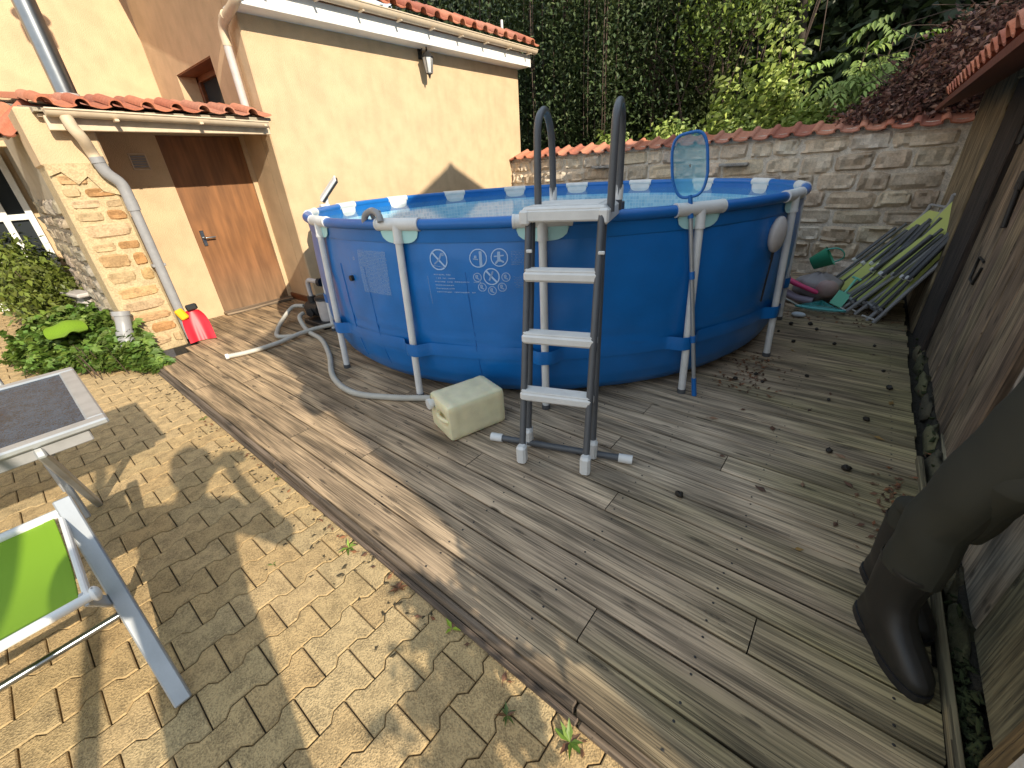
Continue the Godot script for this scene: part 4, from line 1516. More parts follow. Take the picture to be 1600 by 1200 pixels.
	for k in 5:
		var g := -0.6 + 0.3 * k
		b.tube(PackedVector3Array([hp + Vector3(0.08 * sin(g), -0.02, -0.02), hp + Vector3(0.10 * sin(g), 0.045 + 0.015 * cos(g), 0.0)]), 0.007, 5)
	put(o, "hook", b, M.pvc)


# ---------------------------------------------------------------- A-frame ladder
func make_ladder() -> void:
	var l := thing("pool_ladder", "grey and white pool ladder standing over the pool rim", "ladder")
	var oo := Vector3(0.327, 0, 0.945)      # outwards
	var rr := Vector3(0.945, 0, -0.327)     # along a step
	var fl := Vector3(-1.122, 0, -1.362); var fr := Vector3(-0.800, 0, -1.472)
	var tl := Vector3(-1.30, 1.205, -1.735); var tr := Vector3(-0.945, 1.205, -1.815)
	var bl := Vector3(-1.187, 0, -1.505); var br := Vector3(-0.834, 0, -1.606)
	var ul := Vector3(-1.32, 1.205, -1.79); var ur := Vector3(-0.965, 1.205, -1.87)
	var b: MB
	for e in [[fl, tl], [fr, tr], [bl, ul], [br, ur]]:
		b = MB.new()
		b.tube(PackedVector3Array([e[0] + Vector3(0, 0.03, 0), e[1]]), 0.0175, 12)
		put(l, "upright", b, M.grey_plastic)
	for t in [0.2955, 0.530, 0.7725]:
		var a := fl.lerp(tl, t); var c := fr.lerp(tr, t)
		var mid := (a + c) * 0.5 - oo * 0.012
		b = MB.new()
		var bs := Basis(rr, Vector3.UP, oo)
		b.box(mid, Vector3(0.375, 0.052, 0.085), 0.012, bs)
		b.box(mid + Vector3(0, 0.027, 0), Vector3(0.35, 0.006, 0.07), 0.002, bs)
		for k in 7:
			b.box(mid + Vector3(0, 0.031, 0) + oo * (-0.03 + 0.01 * k), Vector3(0.36, 0.004, 0.004), 0.001, bs)
		put(l, "step", b, M.white)
	# platform
	var pm := (tl + tr) * 0.5 - oo * 0.165
	var pb := Basis(rr, Vector3.UP, oo)
	b = MB.new()
	b.box(pm + Vector3(0, 0.018, 0), Vector3(0.40, 0.035, 0.39), 0.010, pb)
	b.box(pm + oo * 0.185 + Vector3(0, -0.005, 0), Vector3(0.40, 0.055, 0.03), 0.008, pb)
	b.box(pm - oo * 0.185 + Vector3(0, -0.005, 0), Vector3(0.40, 0.055, 0.03), 0.008, pb)
	for s in [-1.0, 1.0]:
		b.box(pm + rr * s * 0.19 + Vector3(0, -0.012, 0), Vector3(0.05, 0.07, 0.41), 0.010, pb)
	for k in 11:
		b.box(pm + Vector3(0, 0.037, 0) + oo * (-0.14 + 0.0275 * k), Vector3(0.32, 0.004, 0.008), 0.001, pb)
	put(l, "platform", b, M.white)
	# hand loops
	for e in [tl, tr]:
		b = MB.new()
		var f: Vector3 = e + Vector3(0, 0.0, 0) - oo * 0.06 + rr * 0.03
		var g: Vector3 = f - oo * 0.30
		b.tube(smooth(PackedVector3Array([f, f + Vector3(0, 0.25, 0) - oo * 0.01, f + Vector3(0, 0.38, 0) - oo * 0.03, f + Vector3(0, 0.435, 0) - oo * 0.11, f + Vector3(0, 0.435, 0) - oo * 0.18, g + Vector3(0, 0.37, 0) + oo * 0.045, g + Vector3(0, 0.25, 0) + oo * 0.012, g + Vector3(0, -0.02, 0)]), 6), 0.018, 12)
		put(l, "handrail", b, M.grey_plastic)
		b = MB.new()
		b.tube(PackedVector3Array([g + Vector3(0, 0.03, 0), g + Vector3(0, 0.10, 0)]), 0.021, 10)
		put(l, "handrail_sleeve", b, M.white)
		# inner pair of uprights going down into the water
		b = MB.new()
		b.tube(PackedVector3Array([g - oo * 0.14 + Vector3(0, 0.01, 0), g - oo * 0.36 + Vector3(0, -1.15, 0)]), 0.0175, 10)
		put(l, "inner_upright", b, M.grey_plastic)
	for y in [0.35, 0.65, 0.95]:
		b = MB.new()
		b.box((tl + tr) * 0.5 - oo * (0.52 + 0.24 * (1.205 - y) / 1.2) + Vector3(0, y - 1.205, 0), Vector3(0.36, 0.045, 0.08), 0.01, pb)
		put(l, "inner_step", b, M.white)
	# white feet, ground bar with end caps, clips
	for e in [fl, fr, bl, br]:
		b = MB.new()
		b.box(e + Vector3(0, 0.055, 0), Vector3(0.052, 0.11, 0.055), 0.012, pb)
		b.box(e + Vector3(0, 0.075, 0) - oo * 0.03, Vector3(0.03, 0.06, 0.05), 0.008, pb)
		put(l, "foot", b, M.white)
	b = MB.new()
	var a0 := Vector3(-1.365, 0.028, -1.430); var a1 := Vector3(-0.665, 0.028, -1.665)
	b.tube(PackedVector3Array([a0, a1]), 0.0175, 12)
	put(l, "ground_bar", b, M.grey_plastic)
	for e in [[a0, -1.0], [a1, 1.0]]:
		b = MB.new()
		var d: Vector3 = (a1 - a0).normalized() * e[1]
		b.tube(PackedVector3Array([e[0] - d * 0.04, e[0] + d * 0.03]), 0.024, 12)
		put(l, "end_cap", b, M.white)
	b = MB.new()
	for e in [[fl, tl], [fr, tr]]:
		var q: Vector3 = e[0].lerp(e[1], 0.865)
		b.box(q + oo * 0.018 + rr * 0.012, Vector3(0.03, 0.016, 0.012), 0.003, pb)
	put(l, "clip", b, M.white)


func make_net() -> void:
	var n := thing("pool_net", "leaf net with blue oval frame on pale pole leaning on pool rim", "pool net")
	var foot := Vector3(-0.603, 0.0, -2.575)
	var top := Vector3(-0.785, 1.20, -2.535)
	var d := (top - foot).normalized()
	var b := MB.new()
	b.tube(PackedVector3Array([foot + d * 0.10, foot + d * 1.16]), 0.0125, 10)
	var pole := put(n, "pole", b, M.alu)
	b = MB.new()
	b.tube(PackedVector3Array([foot, foot + d * 0.13]), 0.0155, 10)
	put(pole, "grip", b, M.rim_blue)
	for t in [0.40, 0.80]:
		b = MB.new()
		b.tube(PackedVector3Array([foot + d * (t - 0.022), foot + d * (t + 0.022)]), 0.0165, 10)
		put(pole, "clamp", b, M.rim_blue)
	b = MB.new()
	b.tube(PackedVector3Array([foot + d * 1.12, foot + d * 1.24]), [0.016, 0.011], 10)
	put(n, "socket", b, M.rim_blue)
	# frame: rounded rectangle, narrower at the neck
	var side := d.cross(Vector3(-0.23, 0.0, 0.97).cross(d)).normalized()
	side = Vector3(0.97, 0, -0.23)
	side = (side - d * side.dot(d)).normalized()
	var ring := PackedVector3Array()
	var flat: Array[Vector2] = []
	for k in 41:
		var g := TAU * k / 40.0
		var x := signf(cos(g)) * pow(absf(cos(g)), 0.55) * 0.088
		var y := signf(sin(g)) * pow(absf(sin(g)), 0.6) * 0.155
		if y < -0.05: x *= lerpf(1.0, 0.84, clampf((-y - 0.05) / 0.105, 0.0, 1.0))
		flat.append(Vector2(x, y))
		ring.append(foot + d * (1.385 + y) + side * x)
	b = MB.new()
	b.tube(ring, 0.0078, 8, false)
	put(n, "frame", b, M.rim_blue)
	b = MB.new()
	var zc := side.cross(d).normalized()
	b.sheet(10, 40, func(u: float, w: float) -> Vector3:
		var i := int(w * 40.0 + 0.5)
		return foot + d * (1.385 + flat[i].y * u) + side * flat[i].x * u - zc * 0.03 * (1.0 - u * u), 1.0)
	put(n, "mesh_cloth", b, M.net)


# ---------------------------------------------------------------- jerrycan, pump, hoses, shovel, pipes
func rounded(b: MB, hx: float, hy: float, hz: float, r: float, dent: Callable) -> void:
	# superellipsoid-like canister, cube-sphere mapped, dent(p, n) -> offset
	for f in 6:
		var n := Vector3(); n[f % 3] = 1.0 if f < 3 else -1.0
		var x := Vector3(); x[(f + 1) % 3] = 1.0
		var y := n.cross(x)
		b.sheet(18, 18, func(u: float, w: float) -> Vector3:
			var s := tan((u * 2.0 - 1.0) * PI * 0.25); var t := tan((w * 2.0 - 1.0) * PI * 0.25)
			var q := n + x * s + y * t
			var h := Vector3(hx, hy, hz)
			var p := q * h
			var core := Vector3(clampf(p.x, -hx + r, hx - r), clampf(p.y, -hy + r, hy - r), clampf(p.z, -hz + r, hz - r))
			var d := p - core
			if d.length() > 1e-6:
				p = core + d.normalized() * r
			return p + dent.call(p, n), 1.0 if true else -1.0)


func make_can() -> void:
	var o := thing("jerrycan", "cream plastic jerrycan lying on the boards beside the ladder", "jerrycan", Vector3(-1.637, 0.118, -1.486), deg_to_rad(-17.0))
	var b := MB.new()
	# local x: along the short face (0.28), z: length (0.38, cap end at +z)
	rounded(b, 0.138, 0.120, 0.195, 0.032, func(p: Vector3, n: Vector3) -> Vector3:
		var off := Vector3()
		if n.z > 0.5:
			var hx := (p.x - 0.035) / 0.062; var hy := (p.y - 0.005) / 0.036
			off.z -= 0.045 * exp(-pow(hx * hx + hy * hy, 2.0))
			off.z -= 0.012 * exp(-pow((p.x + 0.09) / 0.04, 4.0)) * exp(-pow((p.y - 0.06) / 0.05, 4.0))
		elif absf(n.y) > 0.5 or absf(n.x) > 0.5:
			var e := 0.0035 * (smoothstep(0.10, 0.115, absf(p.z)) - smoothstep(0.125, 0.14, absf(p.z)))
			off -= n * e
			off -= n * 0.004 * cos(clampf(p.z / 0.17, -1, 1) * PI * 0.5)
		return off)
	put(o, "body", b, M.can)
	b = MB.new()
	b.tube(V([-0.092, 0.055, 0.18, -0.092, 0.055, 0.20]), 0.026, 14)
	b.tube(V([-0.092, 0.055, 0.197, -0.092, 0.055, 0.222]), 0.031, 18)
	for k in 18:
		var g := TAU * k / 18
		b.box(Vector3(-0.092 + cos(g) * 0.031, 0.055 + sin(g) * 0.031, 0.2095), Vector3(0.004, 0.004, 0.024), 0.001, Basis(Vector3(0, 0, 1), g))
	put(o, "cap", b, M.white)
	b = MB.new()
	b.tube(smooth(V([-0.03, 0.006, 0.178, 0.0, 0.008, 0.197, 0.05, 0.008, 0.197, 0.10, 0.006, 0.178]), 4), 0.014, 8)
	put(o, "handle", b, M.can)


func ribbed(pts: PackedVector3Array, r: float, k := 10) -> MB:
	# corrugated hose along a smoothed path
	var path := smooth(pts, 14)
	var fine := PackedVector3Array()
	var rad := []
	var c := Curve3D.new()
	for q in path: c.add_point(q)
	var L := c.get_baked_length()
	var n := int(L / 0.0075)
	for i in n + 1:
		fine.append(c.sample_baked(L * i / n))
		rad.append(r * (1.0 + (0.06 if i % 2 else -0.06)))
	var b := MB.new()
	b.tube(fine, rad, k)
	return b


func make_pump() -> void:
	var o := thing("filter_pump", "grey filter pump with black fittings behind the left pool leg", "pump", Vector3(-4.48, 0, -2.06))
	var b := MB.new()
	b.lathe(Vector3(0.13, 0.0, -0.02), PackedVector2Array([Vector2(0.095, 0.06), Vector2(0.10, 0.10), Vector2(0.10, 0.27), Vector2(0.095, 0.285), Vector2(0.0, 0.29)]), 24)
	put(o, "filter_housing", b, M.pvc_pale)
	b = MB.new()
	b.lathe(Vector3(0.13, 0.0, -0.02), PackedVector2Array([Vector2(0.108, 0.285), Vector2(0.108, 0.31), Vector2(0.0, 0.32)]), 24)
	put(o, "lid_ring", b, M.black)
	b = MB.new()
	b.box(Vector3(0.05, 0.03, 0.0), Vector3(0.44, 0.06, 0.28), 0.012)
	b.tube(V([-0.16, 0.16, 0.02, 0.05, 0.16, 0.0]), 0.085, 16)
	b.tube(V([-0.20, 0.16, 0.02, -0.16, 0.16, 0.02]), 0.065, 14)
	b.tube(V([-0.09, 0.16, 0.02, -0.09, 0.30, 0.02]), 0.045, 12)
	b.tube(V([-0.06, 0.14, 0.02, -0.02, 0.14, 0.12]), 0.045, 12)
	b.tube(V([0.13, 0.47, 0.0, 0.17, 0.47, -0.01]), 0.045, 12)
	put(o, "motor", b, M.black)
	b = MB.new()
	b.tube(smooth(V([-0.09, 0.28, 0.02, -0.09, 0.42, 0.02, -0.06, 0.47, 0.015, 0.0, 0.475, 0.01, 0.15, 0.475, 0.0]), 5), 0.024, 10)
	put(o, "outlet_pipe", b, M.pvc_pale)

	var hs := thing("pool_hose", "pale grey corrugated hose running past the pool leg to the deck", "hose")
	hs.set_meta("label", "pale corrugated hose lying straight across the boards with a free end")
	put(hs, "tube", ribbed(V([-4.27, 0.03, -1.0, -4.22, 0.025, -1.18, -4.20, 0.03, -1.42, -4.21, 0.05, -1.66, -4.17, 0.06, -1.86, -4.02, 0.08, -2.1, -3.9, 0.12, -2.35]), 0.021), M.hose)
	b = MB.new()
	b.tube(V([-4.275, 0.03, -0.985, -4.268, 0.03, -1.01]), 0.026, 12)
	put(hs, "end_cuff", b, M.white)
	hs = thing("pool_hose", "grey hose looping from the black pump down onto the boards", "hose")
	put(hs, "tube", ribbed(V([-4.74, 0.17, -2.0, -4.86, 0.16, -1.93, -4.80, 0.07, -1.76, -4.60, 0.03, -1.60, -4.40, 0.028, -1.52, -4.25, 0.03, -1.62]), 0.021), M.hose)
	hs = thing("pool_hose", "long grey hose curving round the first leg to the jerrycan", "hose")
	put(hs, "tube", ribbed(V([-4.57, 0.14, -1.90, -4.50, 0.12, -1.82, -4.25, 0.04, -1.76, -3.9, 0.024, -1.72, -3.45, 0.022, -1.55, -3.0, 0.022, -1.33, -2.62, 0.022, -1.27, -2.30, 0.022, -1.39, -2.02, 0.022, -1.56, -1.75, 0.022, -1.70]), 0.022), M.hose)

	# red shovel blade against the pier
	var sh := thing("plastic_shovel", "red plastic shovel with yellow socket leaning beside the stone pier", "shovel", Vector3(-5.055, 0, -1.04), deg_to_rad(78))
	b = MB.new()
	for s in [1.0, -1.0]:
		b.sheet(14, 12, func(u: float, w: float) -> Vector3:
			var x := (u * 2.0 - 1.0)
			var half := 0.115 * (1.0 - 0.45 * pow(w, 5.0))
			var lean := 0.10 * w
			return Vector3(x * half, 0.012 + 0.30 * w, -lean - 0.045 * (1.0 - x * x) + (0.0 if s > 0.0 else -0.004) + 0.006 * cos(x * 9.0) * (1.0 - w)), s)
	put(sh, "blade", b, M.red)
	b = MB.new()
	b.box(Vector3(-0.085, 0.30, -0.085), Vector3(0.075, 0.11, 0.05), 0.012, Basis(Vector3(0, 0, 1), 0.35))
	put(sh, "socket", b, M.yellow)
	b = MB.new()
	b.box(Vector3(0.015, 0.345, -0.12), Vector3(0.10, 0.06, 0.045), 0.012, Basis(Vector3(0, 0, 1), 0.1))
	put(sh, "grip", b, M.black)

	# grey drain stub at the foot of the pier and the slate slab
	var dr := thing("drain_pipe", "short grey drain pipe stub rising from the foliage by the stone pier", "pipe", Vector3(-5.17, -0.06, -0.50))
	b = MB.new()
	b.tube(smooth(V([-0.02, 0.50, -0.05, -0.01, 0.40, -0.03, 0.02, 0.31, 0.0]), 4), 0.058, 16)
	put(dr, "upper_pipe", b, M.pvc)
	b = MB.new()
	b.tube(V([0.01, 0.33, -0.005, 0.04, 0.20, 0.02]), 0.066, 16)
	b.tube(V([-0.024, 0.505, -0.05, -0.018, 0.465, -0.042]), 0.068, 16)
	put(dr, "socket", b, M.pvc)
	b = MB.new()
	b.tube(smooth(V([0.04, 0.22, 0.02, 0.10, 0.13, -0.01, 0.17, 0.08, -0.06, 0.22, 0.02, -0.09]), 4), 0.075, 16)
	put(dr, "bend", b, M.pvc)
	b = MB.new()
	b.prism(PackedVector2Array([Vector2(-5.20, -0.52), Vector2(-4.87, -0.58), Vector2(-4.84, -0.74), Vector2(-5.10, -0.78)]), 0.045, Vector3(0, 0.005, 0), Basis(Vector3.RIGHT, Vector3(0, 0, 1), Vector3(0, -1, 0)))
	tag(put(self, "slate_slab", b, M.slate), "dark slate slab at the corner of deck and stone pier", "slab")


# ---------------------------------------------------------------- table, stool, lime chair
func make_furniture() -> void:
	var t := thing("garden_table", "grey garden table with frosted glass top and pale metal rim", "table", Vector3(-2.39, 0, 0.70))
	var hx := 0.41; var hz := 0.735
	var b := MB.new()
	b.box(Vector3(0, 0.676, 0), Vector3(hx * 2 - 0.09, 0.006, hz * 2 - 0.09), 0.001)
	put(t, "glass_top", b, M.table_glass)
	for e in [[Vector3(hx - 0.027, 0.674, 0), Vector3(0.054, 0.024, hz * 2)], [Vector3(-hx + 0.027, 0.674, 0), Vector3(0.054, 0.024, hz * 2)], [Vector3(0, 0.673, hz - 0.027), Vector3(hx * 2 - 0.11, 0.024, 0.054)], [Vector3(0, 0.673, -hz + 0.027), Vector3(hx * 2 - 0.11, 0.024, 0.054)]]:
		b = MB.new()
		b.box(e[0], e[1], 0.006)
		put(t, "rim", b, M.alu)
	for x in [hx - 0.04, -hx + 0.04]:
		b = MB.new()
		b.box(Vector3(x, 0.635, 0), Vector3(0.022, 0.05, hz * 2 - 0.12), 0.004)
		put(t, "apron", b, M.pvc)
	for e in [[-0.54, 1.0], [0.54, 1.0], [-0.50, -1.0], [0.50, -1.0]]:
		b = MB.new()
		var s: float = e[1]
		var p0 := Vector3(s * (hx - 0.02), 0.64, e[0]); var p1 := Vector3(-s * (hx + 0.03), -0.06, e[0])
		if s < 0.0: p1 = Vector3(-s * (hx - 0.55), 0.05, e[0])
		var d := (p1 - p0)
		var bs := Basis(Vector3(0, 0, -1).cross(d.normalized()), d.normalized(), Vector3(0, 0, -1))
		bs = Basis(d.normalized().cross(Vector3(0, 0, 1)).normalized(), d.normalized(), Vector3(0, 0, 1))
		b.box((p0 + p1) * 0.5, Vector3(0.046, d.length(), 0.026), 0.005, bs)
		put(t, "leg", b, M.alu)

	# folding stool with lime sling
	var s := thing("folding_stool", "folding stool with lime sling seat and flat aluminium legs", "stool", Vector3(-1.66, -0.06, 0.44))
	var zl := [-0.265, 0.265]
	b = MB.new()
	for side in [1.0, -1.0]:
		b.sheet(12, 8, func(u: float, w: float) -> Vector3:
			return Vector3(-0.225 + 0.515 * u, 0.508 - 0.028 * sin(PI * u) - (0.0 if side > 0 else 0.003), -0.225 + 0.45 * w), -side)
	put(s, "seat", b, M.lime)
	for z in [-0.212, 0.212]:
		b = MB.new()
		b.sheet(12, 1, func(u: float, w: float) -> Vector3: return Vector3(-0.225 + 0.515 * u, 0.5095 - 0.028 * sin(PI * u), z - 0.012 + 0.024 * w), -1.0)
		put(s, "hem", b, M.lime)
	for e in [[-0.235, 0.512, 0.016], [0.285, 0.508, 0.013]]:
		b = MB.new()
		b.tube(PackedVector3Array([Vector3(e[0], e[1], -0.255), Vector3(e[0], e[1], 0.255)]), e[2], 12)
		put(s, "cross_rail", b, M.white)
		for z in [-0.258, 0.258]:
			b = MB.new()
			b.ball(Vector3(e[0], e[1], z), Vector3(0.022, 0.022, 0.012), 12, 8)
			put(s, "end_knob", b, M.white)
	for z in zl:
		var q := signf(z)
		b = MB.new()
		var p0 := Vector3(-0.245, 0.545, z); var p1 := Vector3(0.335, 0.0, z)
		var d := (p1 - p0).normalized()
		b.box((p0 + p1) * 0.5, Vector3(0.052, (p1 - p0).length(), 0.046), 0.004, Basis(d.cross(Vector3(0, 0, 1)).normalized(), d, Vector3(0, 0, 1)))
		put(s, "leg", b, M.alu)
		b = MB.new()
		p0 = Vector3(0.285, 0.508, z - q * 0.03); p1 = Vector3(-0.28, 0.0, z - q * 0.03)
		d = (p1 - p0).normalized()
		b.box((p0 + p1) * 0.5, Vector3(0.042, (p1 - p0).length(), 0.014), 0.004, Basis(d.cross(Vector3(0, 0, 1)).normalized(), d, Vector3(0, 0, 1)))
		put(s, "leg", b, M.alu)
		b = MB.new()
		b.box(Vector3(0.025, 0.505, z - q * 0.022), Vector3(0.52, 0.032, 0.014), 0.004)
		put(s, "seat_rail", b, M.white)
	b = MB.new()
	b.tube(V([0.08, 0.245, -0.262, 0.08, 0.245, 0.262]), 0.012, 8)
	put(s, "stretcher", b, M.steel)

	# lime chair beyond the table: only its corner shows
	var c := thing("sling_chair", "lime sling chair standing beyond the far end of the table", "chair", Vector3(-3.42, -0.06, 0.52), deg_to_rad(-90))
	b = MB.new()
	for side in [1.0, -1.0]:
		b.sheet(8, 10, func(u: float, w: float) -> Vector3: return Vector3(-0.25 + 0.5 * u, 0.43 + 0.34 * w, 0.18 + 0.11 * w + (0.0 if side > 0 else 0.003)), side)
		b.sheet(8, 8, func(u: float, w: float) -> Vector3: return Vector3(-0.25 + 0.5 * u, 0.43 - 0.02 * sin(PI * w) - (0.0 if side > 0 else 0.003), -0.25 + 0.43 * w), -side)
	put(c, "sling", b, M.lime)
	for x in [-0.265, 0.265]:
		b = MB.new()
		b.tube(V([x, 0.79, 0.30, x, 0.43, 0.18, x, 0.0, 0.30]), 0.013, 8)
		b.tube(V([x, 0.43, 0.18, x, 0.43, -0.26, x, 0.0, -0.28]), 0.013, 8)
		b.tube(V([x, 0.62, 0.24, x, 0.63, -0.22, x, 0.43, -0.24]), 0.013, 8)
		put(c, "side_frame", b, M.alu)


# ---------------------------------------------------------------- folded loungers and toys in the corner
func make_corner() -> void:
	var names := ["folded lime sun chair lowest in the stack, nearest the shed", "second folded sun chair from the shed side of the stack", "third folded sun chair of the stack, lime cloth sagging between grey rails", "fourth folded sun chair of the stack, crossbar showing", "fifth folded sun chair, next to outermost in the stack", "outermost folded sun chair, foot among the pool toys"]
	var proto: Node3D
	rng.seed = 81
	for k in 6:
		var at := Vector3(0.215 - 0.068 * k, 0.0, -4.98 - 0.075 * k + 0.05 * sin(k * 2.3))
		var rot := Vector3(0.0, deg_to_rad(15.0 + 5.0 * sin(k * 1.7)), deg_to_rad(-25.0 - 3.2 * k + 2.0 * sin(k * 2.9)))
		if k == 0:
			proto = thing("folding_sun_chair", names[0], "chair", at, 0.0, "folded sun chairs stacked in the corner")
			proto.rotation = rot
			var b := MB.new()
			for z in [-0.25, 0.25]:
				b = MB.new()
				b.tube(smooth(V([0, 0.0, z, 0.012, 0.3, z, 0.03, 0.65, z, 0.02, 1.0, z, -0.02, 1.12, z]), 5), 0.017, 8)
				put(proto, "rail", b, M.pvc)
				b = MB.new()
				b.tube(smooth(V([-0.035, 0.10, z * 0.88, -0.028, 0.45, z * 0.88, -0.03, 0.9, z * 0.88]), 5), 0.014, 8)
				put(proto, "leg", b, M.grey_plastic)
				b = MB.new()
				b.box(Vector3(-0.055, 0.62, z), Vector3(0.022, 0.42, 0.045), 0.009)
				put(proto, "armrest", b, M.grey_plastic)
			for e in [[0.02, 0.10], [0.03, 0.52], [-0.02, 1.12], [-0.03, 0.12]]:
				b = MB.new()
				b.tube(PackedVector3Array([Vector3(e[0], e[1], -0.25), Vector3(e[0], e[1], 0.25)]), 0.012, 8)
				put(proto, "crossbar", b, M.pvc)
			b = MB.new()
			for s in [1.0, -1.0]:
				b.sheet(8, 10, func(u: float, w: float) -> Vector3: return Vector3(0.008 - 0.03 * sin(PI * w) * sin(PI * u) - (0.002 if s > 0 else 0.0), 0.14 + 0.94 * u, -0.235 + 0.47 * w), s)
			put(proto, "sling", b, M.lime_old)
			for z in [-0.24, 0.24]:
				b = MB.new()
				b.tube(PackedVector3Array([Vector3(-0.06, 0.02, z), Vector3(0.02, 0.03, z)]), 0.008, 6)
				put(proto, "foot_bar", b, M.white)
				b = MB.new()
				b.box(Vector3(-0.05, 0.42, z), Vector3(0.05, 0.035, 0.03), 0.006)
				put(proto, "hinge", b, M.white)
		else:
			copy_of(proto, at, rot, names[k])

	# pool toys
	var b := MB.new()
	var bu := thing("toy_bucket", "green toy bucket lying on top of the pool toys", "bucket", Vector3(-0.33, 0.36, -5.34))
	bu.rotation = Vector3(0.5, 0.4, -0.9)
	for s in [false, true]:
		b.lathe(Vector3.ZERO, PackedVector2Array([Vector2(0.0, 0.0), Vector2(0.065, 0.0), Vector2(0.095, 0.16), Vector2(0.105, 0.165)]) if not s else PackedVector2Array([Vector2(0.0, 0.005), Vector2(0.062, 0.005), Vector2(0.092, 0.16)]), 20, s)
	b.col = Color(0.03, 0.26, 0.14)
	for i in b.c.size(): b.c[i] = Color(0.03, 0.26, 0.14)
	put(bu, "shell", b, M.plain)
	b = MB.new(); b.col = Color(0.10, 0.45, 0.38)
	b.tube(smooth(V([-0.10, 0.16, 0, -0.08, 0.24, 0.02, 0, 0.27, 0.03, 0.08, 0.24, 0.02, 0.10, 0.16, 0]), 4), 0.007, 6)
	put(bu, "handle", b, M.plain)

	var bag := thing("toy_bag", "clear crumpled bag holding pink and grey pool toys against the stone wall", "bag", Vector3(-0.22, 0.0, -5.28))
	b = MB.new(); b.col = Color(0.30, 0.27, 0.27)
	b.sheet(16, 24, func(u: float, w: float) -> Vector3:
		var k := 1.0 + 0.08 * sin(w * 31.0 + u * 9.0) + 0.06 * sin(u * 23.0)
		return Vector3(0.0, 0.14, 0.0) + Vector3(0.21 * sin(PI * u) * cos(TAU * w), 0.14 * cos(PI * u), 0.16 * sin(PI * u) * sin(TAU * w)) * k, -1.0)
	put(bag, "sack", b, M.plain)
	b = MB.new(); b.col = Color(0.62, 0.045, 0.16)
	b.tube(smooth(V([-0.29, 0.23, 0.10, -0.19, 0.20, 0.17, -0.06, 0.16, 0.20, 0.02, 0.13, 0.20]), 5), [0.02, 0.03, 0.035, 0.035, 0.036, 0.036, 0.035, 0.03, 0.03, 0.03, 0.03, 0.03, 0.03, 0.028, 0.026, 0.02], 8, true, 0.7)
	put(bag, "pink_float", b, M.plain)
	b = MB.new(); b.col = Color(0.40, 0.28, 0.26)
	b.ball(Vector3(0.08, 0.16, 0.12), Vector3(0.10, 0.09, 0.07), 12, 8)
	put(bag, "pink_pouch", b, M.plain)
	b = MB.new(); b.col = Color(0.27, 0.22, 0.28)
	b.tube(smooth(V([-0.28, 0.10, 0.12, -0.15, 0.06, 0.20, 0.0, 0.05, 0.22]), 5), 0.05, 8, true, 0.7)
	put(bag, "grey_float", b, M.plain)

	var sp := thing("toy_spade", "mint green toy spade propped between the bag and the sun chairs", "spade", Vector3(-0.03, 0.05, -4.98))
	sp.rotation = Vector3(-0.7, 0.3, -0.5)
	b = MB.new(); b.col = Color(0.16, 0.52, 0.36)
	b.box(Vector3(0, 0.08, 0), Vector3(0.11, 0.16, 0.012), 0.005)
	put(sp, "blade", b, M.plain)
	b = MB.new(); b.col = Color(0.20, 0.58, 0.44)
	b.tube(V([0, 0.15, 0, 0, 0.33, 0.01]), 0.011, 7)
	b.tube(V([-0.04, 0.33, 0.01, 0.04, 0.33, 0.01]), 0.011, 7)
	put(sp, "handle", b, M.plain)

	var rn := thing("toy_net", "turquoise fishing net hoop with pale handle flat on the boards", "net", Vector3(-0.14, 0.02, -4.86))
	b = MB.new(); b.col = Color(0.12, 0.48, 0.50)
	var ring := PackedVector3Array()
	for k in 25: ring.append(Vector3(0.20 * cos(TAU * k / 24.0), 0.02 + 0.03 * sin(TAU * k / 24.0), 0.13 * sin(TAU * k / 24.0)))
	b.tube(ring, 0.010, 7, false)
	put(rn, "hoop", b, M.plain)
	b = MB.new(); b.col = Color(0.16, 0.55, 0.42)
	b.sheet(8, 20, func(u: float, w: float) -> Vector3: return Vector3(0.19 * u * cos(TAU * w), 0.025 + 0.05 * (1.0 - u) * (1.0 + 0.6 * sin(w * 40.0)), 0.12 * u * sin(TAU * w)), -1.0)
	put(rn, "mesh_cloth", b, M.net)
	b = MB.new(); b.col = Color(0.42, 0.42, 0.37)
	b.tube(V([-0.12, 0.03, 0.10, -0.42, 0.06, -0.22]), 0.010, 7)
	put(rn, "handle", b, M.plain)
	b = MB.new(); b.col = Color(0.50, 0.56, 0.62)
	b.ball(Vector3(-0.28, 0.025, -4.62), Vector3(0.06, 0.025, 0.035), 12, 8)
	tag(put(self, "toy_shell", b, M.plain), "pale blue toy shell on the boards before the net", "toy")


